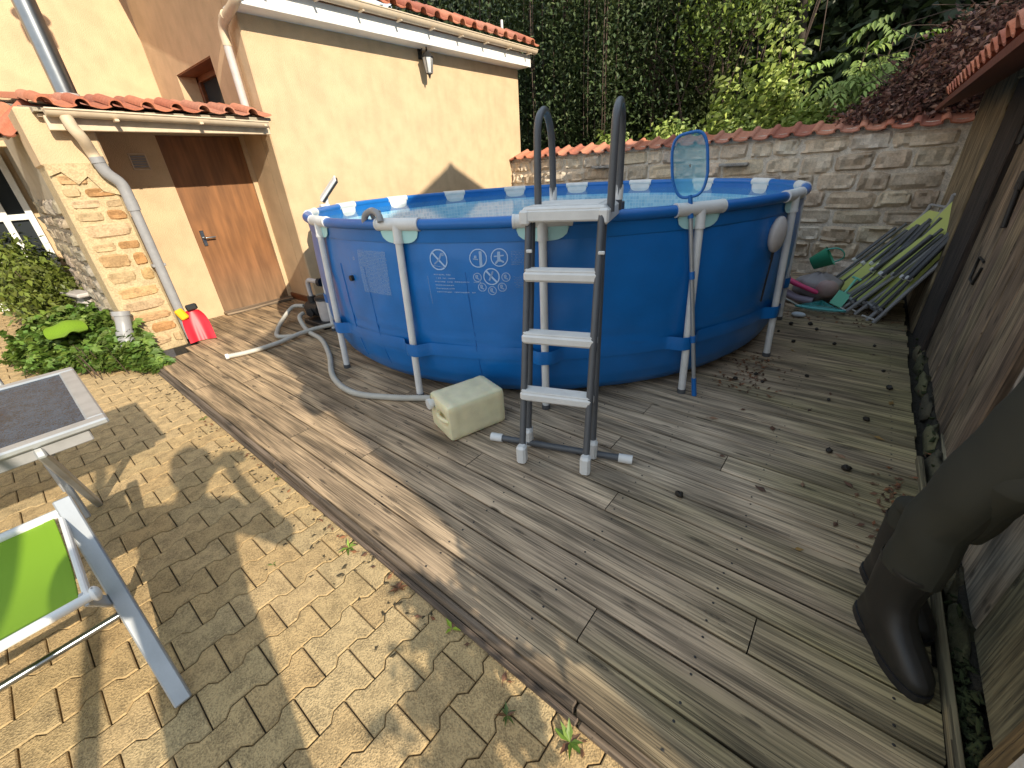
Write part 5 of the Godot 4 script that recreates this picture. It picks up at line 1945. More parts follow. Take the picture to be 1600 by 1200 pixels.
# ---------------------------------------------------------------- chest waders hanging by the gate
func make_waders() -> void:
	var w := thing("waders", "olive rubber chest waders with black boots hanging beside the shed gate", "waders")
	var heels := [Vector3(0.315, 0.0, -1.40), Vector3(0.325, 0.0, -1.60)]
	var toes := [Vector3(0.462, 0.0, -1.155), Vector3(0.475, 0.0, -1.36)]
	for k in 2:
		var hl: Vector3 = heels[k]; var to: Vector3 = toes[k]
		var f := (to - hl).normalized()
		var sd := f.cross(Vector3.UP).normalized()
		var L := hl.distance_to(to)
		# boot: horizontal-ish cross sections following the foot and then the shaft
		var boot := Node3D.new()
		boot.name = numbered(w, "boot")
		w.add_child(boot)
		var b := MB.new()
		var secs := [
			# centre offset along f, height, half length along f, half width
			[0.50, 0.018, 0.505, 0.050], [0.50, 0.040, 0.515, 0.054], [0.49, 0.062, 0.50, 0.053], [0.44, 0.088, 0.43, 0.050],
			[0.36, 0.115, 0.33, 0.048], [0.30, 0.145, 0.27, 0.048], [0.265, 0.19, 0.235, 0.050], [0.27, 0.25, 0.235, 0.056], [0.29, 0.31, 0.255, 0.062]]
		var P := []
		for s in secs:
			var ring := PackedVector3Array()
			for i in 25:
				var g := TAU * i / 24.0
				var cx := cos(g); var sx := sin(g)
				var ax: float = s[2] * L * signf(cx) * pow(absf(cx), 0.85)
				var wd: float = s[3] * signf(sx) * pow(absf(sx), 0.8)
				if s[1] < 0.10:
					wd *= lerpf(0.78, 1.0, clampf(0.5 + cx * 0.8, 0.0, 1.0))
				ring.append(hl + f * (s[0] * L + ax) + sd * wd + Vector3(0, s[1], 0))
			P.append(ring)
		b.sheet(secs.size() - 1, 24, func(u: float, v: float) -> Vector3: return P[int(u * (secs.size() - 1) + 0.5)][int(v * 24.0 + 0.5)], -1.0)
		put(boot, "upper", b, M.rubber)
		b = MB.new()
		var sole := PackedVector2Array()
		for i in 28:
			var g := TAU * i / 28.0
			var cx := cos(g); var sx := sin(g)
			var ww := 0.053 * lerpf(0.84, 1.08, clampf(0.5 + cx * 0.8, 0.0, 1.0)) * (0.88 if absf(cx + 0.1) < 0.25 else 1.0)
			sole.append(Vector2(0.5 * L + 0.53 * L * signf(cx) * pow(absf(cx), 0.85), ww * signf(sx) * pow(absf(sx), 0.8)))
		b.prism(sole, 0.026, hl + Vector3(0, 0.0, 0), Basis(f, -sd, Vector3.UP) if f.cross(-sd).y > 0.0 else Basis(f, sd, Vector3.UP))
		put(boot, "sole", b, M.black)
		b = MB.new()
		b.sheet(2, 24, func(u: float, v: float) -> Vector3: return P[8][int(v * 24.0 + 0.5)] + (P[8][int(v * 24.0 + 0.5)] - (hl + f * 0.29 * L + Vector3(0, 0.31, 0))) * 0.035 * sin(PI * u) + Vector3(0, 0.016 * (u - 0.5), 0), -1.0)
		put(boot, "seam", b, M.rubber)
	# the two legs join at the crotch and become the bib: one skin
	var b := MB.new()
	var leg := func(k: int) -> void:
		var hl: Vector3 = heels[k]; var to: Vector3 = toes[k]
		var f := (to - hl).normalized()
		var c0 := hl.lerp(to, 0.29) + Vector3(0, 0.30, 0)
		var dz := -0.2 * k
		var path := [c0, c0 + Vector3(0.002, 0.06, -0.005), Vector3(0.362 + 0.03 * k, 0.465, -1.345 - 0.03 * k), Vector3(0.378 + 0.025 * k, 0.576, -1.34 - 0.01 * k), Vector3(0.398 + 0.02 * k, 0.68, -1.335 + 0.02 * k), Vector3(0.462, 0.95, -1.35 - 0.05 * k)]
		var ra := [[0.078, 0.064], [0.078, 0.063], [0.080, 0.062], [0.085, 0.061], [0.093, 0.060], [0.110, 0.058]]
		b.sheet(30, 28, func(u: float, v: float) -> Vector3:
			var t := u * 5.0
			var i := mini(int(t), 4)
			var q := t - i
			q = q * q * (3.0 - 2.0 * q)
			var c: Vector3 = path[i].lerp(path[i + 1], q)
			var g := v * TAU
			var fx: float = lerpf(ra[i][0], ra[i + 1][0], q); var fz: float = lerpf(ra[i][1], ra[i + 1][1], q)
			var fold := 1.0 + 0.035 * sin(c.y * 34.0 + 1.5 * cos(g + 0.6) + k) * smoothstep(0.30, 0.40, c.y) + 0.035 * sin(g * 3.0 + c.y * 9.0)
			var e := f.lerp(Vector3(0.35, 0, 0.94), smoothstep(0.3, 0.7, c.y)).normalized()
			var s := e.cross(Vector3.UP).normalized()
			return c + (e * cos(g) * fx + s * sin(g) * fz) * fold, -1.0)
	leg.call(0)
	leg.call(1)
	var body := func(u: float, v: float) -> Vector3:
		var y := 0.86 + 0.60 * u
		var g := v * TAU
		var fold := 1.0 + 0.05 * sin(g * 4.0 + y * 11.0)
		return Vector3(0.485 + 0.02 * u, y, -1.38) + Vector3(cos(g) * lerpf(0.075, 0.035, u) * fold, 0.02 * sin(g * 2.0) * u, sin(g) * lerpf(0.16, 0.22, u) * fold)
	b.sheet(16, 32, body, -1.0)
	put(w, "skin", b, M.olive)
	for z in [-1.22, -1.54]:
		b = MB.new()
		b.tube(smooth(PackedVector3Array([Vector3(0.475, 1.44, z), Vector3(0.51, 1.58, z * 0.5 - 0.69), Vector3(0.545, 1.66, -1.38)]), 5), 0.012, 6, true, 0.4)
		put(w, "strap", b, M.black)
	b = MB.new()
	b.tube(V([0.585, 1.66, -1.38, 0.535, 1.655, -1.38, 0.525, 1.68, -1.38]), 0.007, 6)
	tag(put(self, "coat_hook", b, M.iron), "iron hook on the shed gate that holds the waders", "hook")


# ---------------------------------------------------------------- the photographer
func make_person() -> void:
	var p := thing("person", "person in dark jacket and jeans holding up a phone with both hands", "person")
	var J := {
		"hip": Vector3(0.33, 0.90, 0.36), "chest": Vector3(0.34, 1.25, 0.34), "neck": Vector3(0.335, 1.44, 0.32), "head": Vector3(0.30, 1.60, 0.27),
		"sr": Vector3(0.47, 1.38, 0.21), "er": Vector3(0.37, 1.13, 0.02), "wr": Vector3(0.115, 1.335, 0.055),
		"sl": Vector3(0.20, 1.38, 0.49), "el": Vector3(0.07, 1.12, 0.44), "wl": Vector3(-0.055, 1.33, 0.155),
		"hr": Vector3(0.40, 0.88, 0.30), "kr": Vector3(0.40, 0.46, 0.27), "ar": Vector3(0.42, 0.03, 0.30), "tr": Vector3(0.32, -0.02, 0.16),
		"hl": Vector3(0.26, 0.88, 0.42), "kl": Vector3(0.25, 0.46, 0.42), "al": Vector3(0.25, 0.03, 0.46), "tl": Vector3(0.13, -0.02, 0.34)}
	var jac := Color(0.03, 0.035, 0.05); var jean := Color(0.04, 0.06, 0.12); var skin := Color(0.48, 0.28, 0.19); var shoe := Color(0.05, 0.04, 0.03); var hair := Color(0.05, 0.03, 0.02)
	var bones := [["hip", "chest", 0.145, 0.155, jac], ["chest", "neck", 0.13, 0.075, jac], ["neck", "head", 0.055, 0.07, skin],
		["sr", "sl", 0.075, 0.075, jac], ["sr", "er", 0.062, 0.050, jac], ["er", "wr", 0.048, 0.032, jac], ["sl", "el", 0.062, 0.050, jac], ["el", "wl", 0.048, 0.032, jac],
		["hr", "kr", 0.092, 0.064, jean], ["kr", "ar", 0.062, 0.045, jean], ["ar", "tr", 0.045, 0.036, shoe], ["hl", "kl", 0.092, 0.064, jean], ["kl", "al", 0.062, 0.045, jean], ["al", "tl", 0.045, 0.036, shoe], ["hip", "hip", 0.15, 0.15, jean]]
	var b := MB.new()
	nets(b, bones, J, Vector3(-0.15, -0.07, -0.08), Vector3(0.65, 1.56, 0.66), 0.026, 0.03)
	# head: skull, jaw, nose, ears, hair
	var hd := {"c": Vector3(0.285, 1.615, 0.255)}
	var fwd := Vector3(-0.60, -0.12, -0.75).normalized()
	var sd := fwd.cross(Vector3.UP).normalized()
	var up := sd.cross(fwd)
	var c: Vector3 = hd.c
	var hj := {"skull": c + up * 0.03 - fwd * 0.02, "brow": c + up * 0.02 + fwd * 0.03, "jaw": c - up * 0.075 + fwd * 0.045, "nose1": c + fwd * 0.092 + up * 0.012, "nose2": c + fwd * 0.112 - up * 0.025,
		"e1": c + sd * 0.076 - up * 0.0, "e2": c + sd * 0.080 - up * 0.035, "f1": c - sd * 0.076, "f2": c - sd * 0.080 - up * 0.035, "h1": c + up * 0.055 - fwd * 0.03, "h2": c - up * 0.02 - fwd * 0.065,
		"m1": c + fwd * 0.093 - up * 0.060 + sd * 0.022, "m2": c + fwd * 0.093 - up * 0.060 - sd * 0.022, "y1": c + fwd * 0.088 + up * 0.015 + sd * 0.031, "y2": c + fwd * 0.088 + up * 0.015 - sd * 0.031, "nk": J.neck}
	var hb := [["skull", "brow", 0.088, 0.076, skin], ["brow", "jaw", 0.074, 0.046, skin], ["nose1", "nose2", 0.009, 0.016, skin], ["e1", "e2", 0.012, 0.010, skin], ["f1", "f2", 0.012, 0.010, skin], ["h1", "h2", 0.092, 0.075, hair], ["m1", "m2", 0.006, 0.006, Color(0.36, 0.14, 0.11)], ["y1", "y1", 0.011, 0.011, Color(0.6, 0.58, 0.55)], ["y2", "y2", 0.011, 0.011, Color(0.6, 0.58, 0.55)], ["jaw", "nk", 0.05, 0.058, skin]]
	nets(b, hb, hj, c - Vector3(0.16, 0.22, 0.16), c + Vector3(0.16, 0.17, 0.16), 0.008, 0.012)
	# hands: palm and five fingers each, closed on the phone edges
	for e in [["wr", Vector3(0.052, 1.385, 0.048), 1.0], ["wl", Vector3(-0.028, 1.385, 0.105), -1.0]]:
		var w0: Vector3 = J[e[0]]; var k: Vector3 = e[1]; var s: float = e[2]
		var hjn := {"w": w0, "p": w0.lerp(k, 0.75), "q": w0.lerp(k, 0.75) + Vector3(0, 0.025, 0)}
		var hbn := [["w", "p", 0.030, 0.028, skin], ["p", "q", 0.026, 0.022, skin]]
		for i in 4:
			var base: Vector3 = w0.lerp(k, 0.9) + Vector3(0, -0.022 + 0.018 * i, 0) + fwd * 0.004
			var len_: float = [0.030, 0.036, 0.038, 0.033][i]
			var mid := base + (k - w0).normalized() * len_ * 0.7 + fwd * 0.018
			var tip := mid + sd * (-s) * len_ * 0.8 - fwd * 0.006
			hjn["a%d" % i] = base; hjn["b%d" % i] = mid; hjn["c%d" % i] = tip
			hbn.append(["a%d" % i, "b%d" % i, 0.0095, 0.0085, skin]); hbn.append(["b%d" % i, "c%d" % i, 0.0085, 0.007, skin])
		hjn["t0"] = w0.lerp(k, 0.5) + Vector3(0, 0.02, 0); hjn["t1"] = w0.lerp(k, 0.85) - fwd * 0.03 + Vector3(0, 0.03, 0); hjn["t2"] = k - fwd * 0.028 + sd * (-s) * 0.02 + Vector3(0, 0.025, 0)
		hbn.append(["t0", "t1", 0.013, 0.011, skin]); hbn.append(["t1", "t2", 0.0105, 0.008, skin])
		nets(b, hbn, hjn, (w0.min(k)) - Vector3(0.07, 0.07, 0.07), (w0.max(k)) + Vector3(0.07, 0.09, 0.07), 0.0055, 0.004)
	put(p, "body", b, M.skin)
	b = MB.new()
	var q := Vector3(0, 1.4, 0) - Vector3(-0.575, -0.463, -0.675) * 0.014
	b.box(q - sd * 0.0, Vector3(0.150, 0.072, 0.008), 0.003, Basis(sd, Vector3(-0.575, -0.463, -0.675).cross(sd) * -1.0, -Vector3(-0.575, -0.463, -0.675)).orthonormalized())
	tag(put(self, "phone", b, M.black), "black phone held up in front of the person", "phone")


# surface nets of a smooth union of tapered capsules
func nets(b: MB, bones: Array, J: Dictionary, lo: Vector3, hi: Vector3, cell: float, k: float) -> void:
	var n := Vector3i(((hi - lo) / cell).ceil()) + Vector3i.ONE
	var A := PackedVector3Array(); var D := PackedVector3Array(); var R0 := PackedFloat32Array(); var R1 := PackedFloat32Array(); var LL := PackedFloat32Array()
	for e in bones:
		A.append(J[e[0]]); D.append(J[e[1]] - J[e[0]]); R0.append(e[2]); R1.append(e[3]); LL.append(maxf((J[e[1]] - J[e[0]]).length_squared(), 1e-9))
	var m := bones.size()
	var F := PackedFloat32Array(); F.resize(n.x * n.y * n.z); F.fill(9.0)
	for i in m:
		var r := maxf(R0[i], R1[i]) + k * 2.0 + cell * 2.0
		var p0 := ((A[i].min(A[i] + D[i]) - Vector3.ONE * r - lo) / cell).floor()
		var p1 := ((A[i].max(A[i] + D[i]) + Vector3.ONE * r - lo) / cell).ceil()
		for x in range(maxi(0, int(p0.x)), mini(n.x, int(p1.x) + 1)):
			for y in range(maxi(0, int(p0.y)), mini(n.y, int(p1.y) + 1)):
				for z in range(maxi(0, int(p0.z)), mini(n.z, int(p1.z) + 1)):
					var p := lo + Vector3(x, y, z) * cell
					var t := clampf((p - A[i]).dot(D[i]) / LL[i], 0.0, 1.0)
					var d := (p - A[i] - D[i] * t).length() - lerpf(R0[i], R1[i], t)
					var id := (x * n.y + y) * n.z + z
					var o := F[id]
					if o > 8.0: F[id] = d
					else:
						var h := maxf(k - absf(o - d), 0.0) / k
						F[id] = minf(o, d) - h * h * k * 0.25
	var vert := {}
	var grad := {}
	var colr := {}
	for x in n.x - 1:
		for y in n.y - 1:
			for z in n.z - 1:
				var id := (x * n.y + y) * n.z + z
				var s := 0
				var f := []
				for c in 8:
					var v := F[((x + (c & 1)) * n.y + y + ((c >> 1) & 1)) * n.z + z + ((c >> 2) & 1)]
					f.append(v)
					if v < 0.0: s += 1
				if s == 0 or s == 8: continue
				var acc := Vector3(); var cnt := 0
				for c in 8:
					for ax in 3:
						if c & (1 << ax): continue
						var c2 := c | (1 << ax)
						if (f[c] < 0.0) != (f[c2] < 0.0):
							var t: float = f[c] / (f[c] - f[c2])
							var p := Vector3(c & 1, (c >> 1) & 1, (c >> 2) & 1)
							p[ax] += t
							acc += p; cnt += 1
				var g := Vector3(f[1] + f[3] + f[5] + f[7] - f[0] - f[2] - f[4] - f[6], f[2] + f[3] + f[6] + f[7] - f[0] - f[1] - f[4] - f[5], f[4] + f[5] + f[6] + f[7] - f[0] - f[1] - f[2] - f[3])
				var w := lo + (Vector3(x, y, z) + acc / cnt) * cell
				vert[id] = w; grad[id] = g.normalized()
				var best := 1e9; var bc := Color.WHITE
				for i in m:
					var t := clampf((w - A[i]).dot(D[i]) / LL[i], 0.0, 1.0)
					var d := (w - A[i] - D[i] * t).length() - lerpf(R0[i], R1[i], t)
					if d < best: best = d; bc = bones[i][4]
				colr[id] = bc
	var st := [n.y * n.z, n.z, 1]
	for id in vert:
		var z: int = id % n.z; var y: int = (id / n.z) % n.y; var x: int = id / (n.y * n.z)
		var pos := [x, y, z]
		for ax in 3:
			var u := (ax + 1) % 3; var w := (ax + 2) % 3
			if pos[u] == 0 or pos[w] == 0: continue
			if pos[ax] + 1 >= n[ax]: continue
			if (F[id] < 0.0) == (F[id + st[ax]] < 0.0): continue
			var q := [id, id - st[u], id - st[u] - st[w], id - st[w]]
			var ok := true
			for e in q: if not vert.has(e): ok = false
			if not ok: continue
			b.tri(vert[q[0]], vert[q[1]], vert[q[2]], grad[q[0]], grad[q[1]], grad[q[2]], Vector2(), Vector2(), Vector2(), colr[q[0]], colr[q[1]], colr[q[2]])
			b.tri(vert[q[0]], vert[q[2]], vert[q[3]], grad[q[0]], grad[q[2]], grad[q[3]], Vector2(), Vector2(), Vector2(), colr[q[0]], colr[q[2]], colr[q[3]])


# ---------------------------------------------------------------- leaves, litter, plants, trees
func leaf_shape(b: MB, o: Vector3, d: Vector3, nn: Vector3, l: float, w: float, fold := 0.25, curl := 0.15) -> void:
	var s := d.cross(nn).normalized()
	nn = s.cross(d).normalized()
	var m := o + d * l * 0.45 - nn * fold * w * 0.5
	var a := o + d * l * 0.42 + s * w * 0.5
	var c := o + d * l * 0.42 - s * w * 0.5
	var t := o + d * l - nn * curl * l
	var n1 := (nn - s * fold).normalized(); var n2 := (nn + s * fold).normalized()
	b.tri(o, a, m, n1, n1, n1); b.tri(m, a, t, n1, n1, n1)
	b.tri(o, m, c, n2, n2, n2); b.tri(m, t, c, n2, n2, n2)


func clump(n: int, spread: float, l: float, w: float, droop := 0.3) -> ArrayMesh:
	var b := MB.new()
	for i in n:
		var o := Vector3(rng.randfn(), rng.randfn(), rng.randfn()) * spread
		var d := Vector3(rng.randfn(), rng.randfn() * 0.5 - droop, rng.randfn()).normalized()
		var nn := (Vector3(0.25, 1, 0.35) + Vector3(rng.randfn(), rng.randfn(), rng.randfn()) * 0.55).normalized()
		var k := rng.randf_range(0.7, 1.25)
		var g := rng.randf_range(0.7, 1.25)
		b.col = Color(g, g, g)
		leaf_shape(b, o, d, nn, l * k, w * k, rng.randf_range(0.1, 0.5), rng.randf_range(0.0, 0.35))
	return b.mesh()


func lobed_clump(n: int, r: float) -> ArrayMesh:
	# palmate leaves on short stalks, as on a strawberry or geranium
	var b := MB.new()
	for i in n:
		var g := rng.randf_range(0.7, 1.2)
		b.col = Color(g, g, g)
		var o := Vector3(rng.randf_range(-1, 1), rng.randf_range(0.0, 0.9), rng.randf_range(-1, 1)) * r
		var nn := (Vector3(0.1, 1, 0.3) + Vector3(rng.randfn(), 0, rng.randfn()) * 0.45).normalized()
		var ax := nn.cross(Vector3(rng.randfn(), 0.1, rng.randfn())).normalized()
		for k in 5:
			var d := ax.rotated(nn, (k - 2) * 0.62)
			leaf_shape(b, o, (d - nn * 0.12).normalized(), nn, r * [0.55, 0.75, 0.85, 0.75, 0.55][k], r * 0.42, 0.3, 0.2)
	return b.mesh()


func cloud(centers: Array, count: int, size: Vector2, base: Color, vary: float, hollow := 0.55) -> Array:
	# instances spread over ellipsoids [centre, radii]; returns [transforms, colours]
	var xs := []; var cs := []
	for i in count:
		var e: Array = centers[rng.randi() % centers.size()]
		var d := Vector3(rng.randfn(), rng.randfn(), rng.randfn()).normalized() * pow(rng.randf_range(hollow * hollow, 1.0), 0.5)
		var p: Vector3 = e[0] + d * e[1]
		if p.z > -6.95 and p.y < 1.95 and p.z < -5.0: continue
		var s := rng.randf_range(size.x, size.y)
		xs.append(Transform3D(Basis.from_euler(Vector3(rng.randf_range(-0.5, 0.5), rng.randf() * TAU, rng.randf_range(-0.5, 0.5))).scaled(Vector3.ONE * s), p))
		cs.append(tint(base, vary))
	return [xs, cs]


func trunk(parent: Node, pts: PackedVector3Array, r0: float, r1: float, m: Material, called := "trunk") -> void:
	var q := smooth(pts, 5)
	var ra := []
	for i in q.size(): ra.append(lerpf(r0, r1, float(i) / (q.size() - 1)))
	var b := MB.new()
	b.tube(q, ra, 8)
	put(parent, called, b, m)


func crown(t: Node3D, m: Mesh, data: Array) -> void:
	var o := scatter(t, "crown", m, M.leaf, data[0], data[1])
	tag(o, "", "", "", "stuff")


func make_background() -> void:
	rng.seed = 91
	# rising wooded bank behind the wall
	var b := MB.new()
	var nz := fnl(5, 0.2, 3)
	b.sheet(60, 26, func(u: float, w: float) -> Vector3:
		var x := -32.0 + 64.0 * u
		var z := -7.0 - 24.0 * w
		return Vector3(x, -0.14 + 15.0 * smoothstep(0.12, 1.0, w) + nz.get_noise_2d(x, z) * 0.7 * minf(w * 6.0, 1.0), z), -1.0)
	tag(put(self, "wooded_bank", b, M.dirt), "", "", "", "structure")
	var small := clump(9, 0.13, 0.075, 0.042, 0.5)
	var mid := clump(8, 0.16, 0.105, 0.065, 0.45)
	var big := clump(6, 0.13, 0.125, 0.085, 0.35)
	var tiny := clump(12, 0.15, 0.055, 0.034, 0.4)

	# weeping tree beside the house: strands of small leaves hang like a curtain
	var t := thing("weeping_tree", "tall dark weeping tree with hanging strands of small leaves beyond the house corner", "tree", Vector3.ZERO, 0.0, "trees beyond the stone wall")
	trunk(t, V([-6.6, 0, -10.3, -6.5, 3.0, -10.0, -6.2, 6.4, -9.6]), 0.2, 0.07, M.bark)
	var xs := []; var cs := []
	for k in 330:
		var x := rng.randf_range(-8.0, -3.6); var z := rng.randf_range(-10.4, -8.0)
		var y := rng.randf_range(3.6, 6.6); var y1 := rng.randf_range(0.9, 2.6)
		var sway := rng.randf_range(-0.25, 0.25)
		while y > y1:
			xs.append(Transform3D(Basis.from_euler(Vector3(0.0, rng.randf() * TAU, 0.0)).scaled(Vector3.ONE * rng.randf_range(0.75, 1.2)), Vector3(x + rng.randfn() * 0.06, y, z + rng.randfn() * 0.06)))
			cs.append(tint(Color(0.052, 0.080, 0.026) if rng.randf() < 0.8 else Color(0.10, 0.13, 0.05), 0.3))
			y -= rng.randf_range(0.11, 0.24)
			x += sway * 0.12
	crown(t, small, [xs, cs])
	for k in 22:
		var x := rng.randf_range(-7.4, -3.8); var z := rng.randf_range(-9.4, -7.9)
		trunk(t, PackedVector3Array([Vector3(x, 6.2, z - 0.3), Vector3(x + 0.1, 4.0, z), Vector3(x + 0.16, 1.9, z + 0.05)]), 0.012, 0.005, M.twig, "branch")

	# dark wood behind everything
	for e in [[-12.0, -13.0, 3.4], [-8.0, -14.0, 3.6], [-4.0, -13.5, 3.4], [-0.5, -13.0, 3.4], [3.2, -13.5, 3.6], [7.5, -13.0, 3.4]]:
		var lab: String = {-12.0: "dark broad tree farthest towards the house on the wooded bank", -8.0: "dark tree behind the weeping tree on the bank", -4.0: "dark tree on the bank between weeping tree and bright shoots", -0.5: "dark tree on the bank behind the bright compound leaf bush", 3.2: "dark tree on the bank above the brown leaf heap", 7.5: "dark tree on the bank beyond the shed roof"}[e[0]]
		t = thing("dark_tree", lab, "tree", Vector3.ZERO, 0.0, "trees beyond the stone wall")
		trunk(t, PackedVector3Array([Vector3(e[0], 1.5, e[1]), Vector3(e[0] + 0.2, 5.0, e[1]), Vector3(e[0], 9.0, e[1])]), 0.24, 0.08, M.bark)
		var R: float = e[2]
		crown(t, big, cloud([[Vector3(e[0], 4.2, e[1] + 0.6), Vector3(R, 2.6, 2.4)], [Vector3(e[0] + 0.6, 7.8, e[1]), Vector3(R * 1.1, 3.4, 2.6)], [Vector3(e[0] - 0.8, 2.2, e[1] + 1.6), Vector3(R * 0.8, 1.6, 1.5)]], 3400, Vector2(1.2, 2.1), Color(0.036, 0.055, 0.017), 0.4, 0.35))

	# mixed scrub in the middle: dull greens and dry reddish twigs
	t = thing("scrub_tree", "loose dull green tree with dry twigs between weeping tree and bright shoots", "tree", Vector3.ZERO, 0.0, "trees beyond the stone wall")
	trunk(t, V([-3.6, 0.2, -10.6, -3.4, 2.4, -10.2, -3.1, 5.4, -9.8]), 0.11, 0.04, M.bark)
	crown(t, small, cloud([[Vector3(-3.4, 4.3, -9.6), Vector3(1.2, 1.5, 0.9)], [Vector3(-3.2, 2.6, -9.9), Vector3(1.0, 0.9, 0.7)]], 900, Vector2(0.8, 1.4), Color(0.062, 0.085, 0.024), 0.35, 0.2))
	for k in 24:
		var x := rng.randf_range(-4.2, -2.4)
		trunk(t, PackedVector3Array([Vector3(x, rng.randf_range(1.7, 2.6), -9.4), Vector3(x + rng.randf_range(-0.4, 0.4), rng.randf_range(2.4, 3.2), -9.2), Vector3(x + rng.randf_range(-0.9, 0.9), rng.randf_range(3.0, 4.2), -9.1)]), 0.016, 0.005, M.twig, "branch")

	# larger-leaved tree hanging in from above, sunlit
	t = thing("hanging_maple", "sunlit yellow green tree whose branches hang in over the wall", "tree", Vector3.ZERO, 0.0, "trees beyond the stone wall")
	trunk(t, V([-1.6, 0.3, -10.8, -1.7, 3.0, -10.4, -2.0, 6.2, -9.6]), 0.13, 0.05, M.bark)
	crown(t, mid, cloud([[Vector3(-2.2, 4.2, -9.0), Vector3(1.0, 0.9, 0.7)], [Vector3(-1.95, 3.6, -8.8), Vector3(0.5, 0.5, 0.4)], [Vector3(-2.75, 3.5, -9.0), Vector3(0.5, 0.6, 0.5)], [Vector3(-1.9, 5.2, -9.2), Vector3(1.8, 0.9, 1.0)]], 480, Vector2(0.55, 1.0), Color(0.17, 0.23, 0.04), 0.3, 0.1))
	for k in 14:
		var x := rng.randf_range(-2.9, -1.2)
		trunk(t, PackedVector3Array([Vector3(x, 5.4, -9.4), Vector3(x + 0.1, 4.2, -9.0), Vector3(x + rng.randf_range(-0.2, 0.3), 2.7, -8.8)]), 0.014, 0.005, M.twig, "branch")

	# bright upright shoots above the wall
	t = thing("leafy_shoots", "bright green leafy shoots standing above the wall coping", "shrub", Vector3.ZERO, 0.0, "shrubs above the wall")
	var d0 := []; var d1 := []
	for e in [[-2.08, 2.60, 0.12], [-1.58, 3.05, 0.12], [-1.40, 2.65, 0.13], [-2.2, 2.0, 0.13], [-1.02, 1.98, 0.14], [-0.72, 1.95, 0.16], [-1.50, 2.0, 0.15]]:
		trunk(t, PackedVector3Array([Vector3(e[0] - 0.1, 0.8, -8.4), Vector3(e[0], 1.7, -8.3), Vector3(e[0] + 0.03, e[1], -8.2)]), 0.016, 0.006, M.twig, "stem")
		var r := cloud([[Vector3(e[0], (1.55 + e[1]) * 0.5, -8.25), Vector3(e[2], (e[1] - 1.55) * 0.55, 0.2)]], 84, Vector2(0.5, 0.9), Color(0.36, 0.43, 0.10), 0.3, 0.05)
		d0.append_array(r[0]); d1.append_array(r[1])
	crown(t, big, [d0, d1])

	# compound-leaf bush: drooping rows of leaflets
	t = thing("compound_leaf_bush", "pale green bush with rows of long drooping leaflets by the leaf heap", "shrub", Vector3.ZERO, 0.0, "shrubs above the wall")
	b = MB.new()
	for i in 6:
		for s in [-1.0, 1.0]:
			var g := rng.randf_range(0.8, 1.2)
			b.col = Color(g, g, g)
			leaf_shape(b, Vector3(0, -0.004 * i * i, 0.055 * i), (Vector3(s * 0.8, -0.45, 0.35) + Vector3(rng.randfn(), rng.randfn(), rng.randfn()) * 0.12).normalized(), Vector3(0, 1, 0.2).normalized(), 0.125, 0.046, 0.2, 0.3)
	leaf_shape(b, Vector3(0, -0.15, 0.31), Vector3(0, -0.5, 0.9).normalized(), Vector3(0, 1, 0.3), 0.10, 0.04)
	var frond := b.mesh()
	d0 = []; d1 = []
	for k in 95:
		var e: Vector3 = [Vector3(-0.55, 2.25, -8.1), Vector3(-0.30, 2.45, -8.1), Vector3(-0.15, 2.1, -8.0), Vector3(-0.75, 1.95, -8.0)][k % 4]
		var p := e + Vector3(rng.randfn() * 0.17, rng.randfn() * 0.20, rng.randfn() * 0.15)
		var yaw := rng.randf_range(-1.6, 1.6)
		d0.append(Transform3D(Basis.from_euler(Vector3(rng.randf_range(-0.3, 0.5), yaw, 0)).scaled(Vector3.ONE * rng.randf_range(0.7, 1.15)), p))
		d1.append(tint(Color(0.25, 0.33, 0.085), 0.35))
	crown(t, frond, [d0, d1])
	for x in [-0.6, -0.35, -0.15]:
		trunk(t, PackedVector3Array([Vector3(x, 0.8, -8.3), Vector3(x, 1.8, -8.2), Vector3(x + 0.05, 2.6, -8.1)]), 0.018, 0.007, M.twig, "stem")
	# low growth just over the coping
	var lows := [[-3.95, 1.72, 0.16, "small pale shrub peeping over the coping behind the ladder"], [-2.92, 1.78, 0.26, "pale leafy shrub over the coping behind the pool net"], [-0.85, 1.72, 0.36, "low bright growth along the coping before the compound leaf bush"], [-1.9, 1.66, 0.3, "low leafy growth on the coping below the bright shoots"]]
	for e in lows:
		t = thing("coping_shrub", e[3], "shrub", Vector3.ZERO, 0.0, "shrubs above the wall")
		trunk(t, PackedVector3Array([Vector3(e[0], 0.6, -7.9), Vector3(e[0], 1.2, -7.9), Vector3(e[0], 1.7, -7.85)]), 0.012, 0.006, M.twig, "stem")
		crown(t, big, cloud([[Vector3(e[0], e[1], -7.9), Vector3(e[2], 0.22, 0.2)]], int(130 * e[2] / 0.26), Vector2(0.45, 0.8), Color(0.31, 0.39, 0.10), 0.3, 0.05))

	# heap of dead brown leaves and twigs on the end of the wall
	t = thing("dead_leaf_heap", "heap of dead red brown leaves and twigs on the wall end", "leaf heap")
	d0 = []; d1 = []
	b = MB.new()
	for i in 8:
		var g := rng.randf_range(0.6, 1.3)
		b.col = Color(g, g * rng.randf_range(0.85, 1.0), g)
		leaf_shape(b, Vector3(rng.randfn(), rng.randfn() * 0.6, rng.randfn()) * 0.07, Vector3(rng.randfn(), rng.randfn(), rng.randfn()).normalized(), Vector3(rng.randfn(), rng.randfn(), rng.randfn()).normalized(), 0.058, 0.034, 0.4, 0.4)
	var dead := b.mesh()
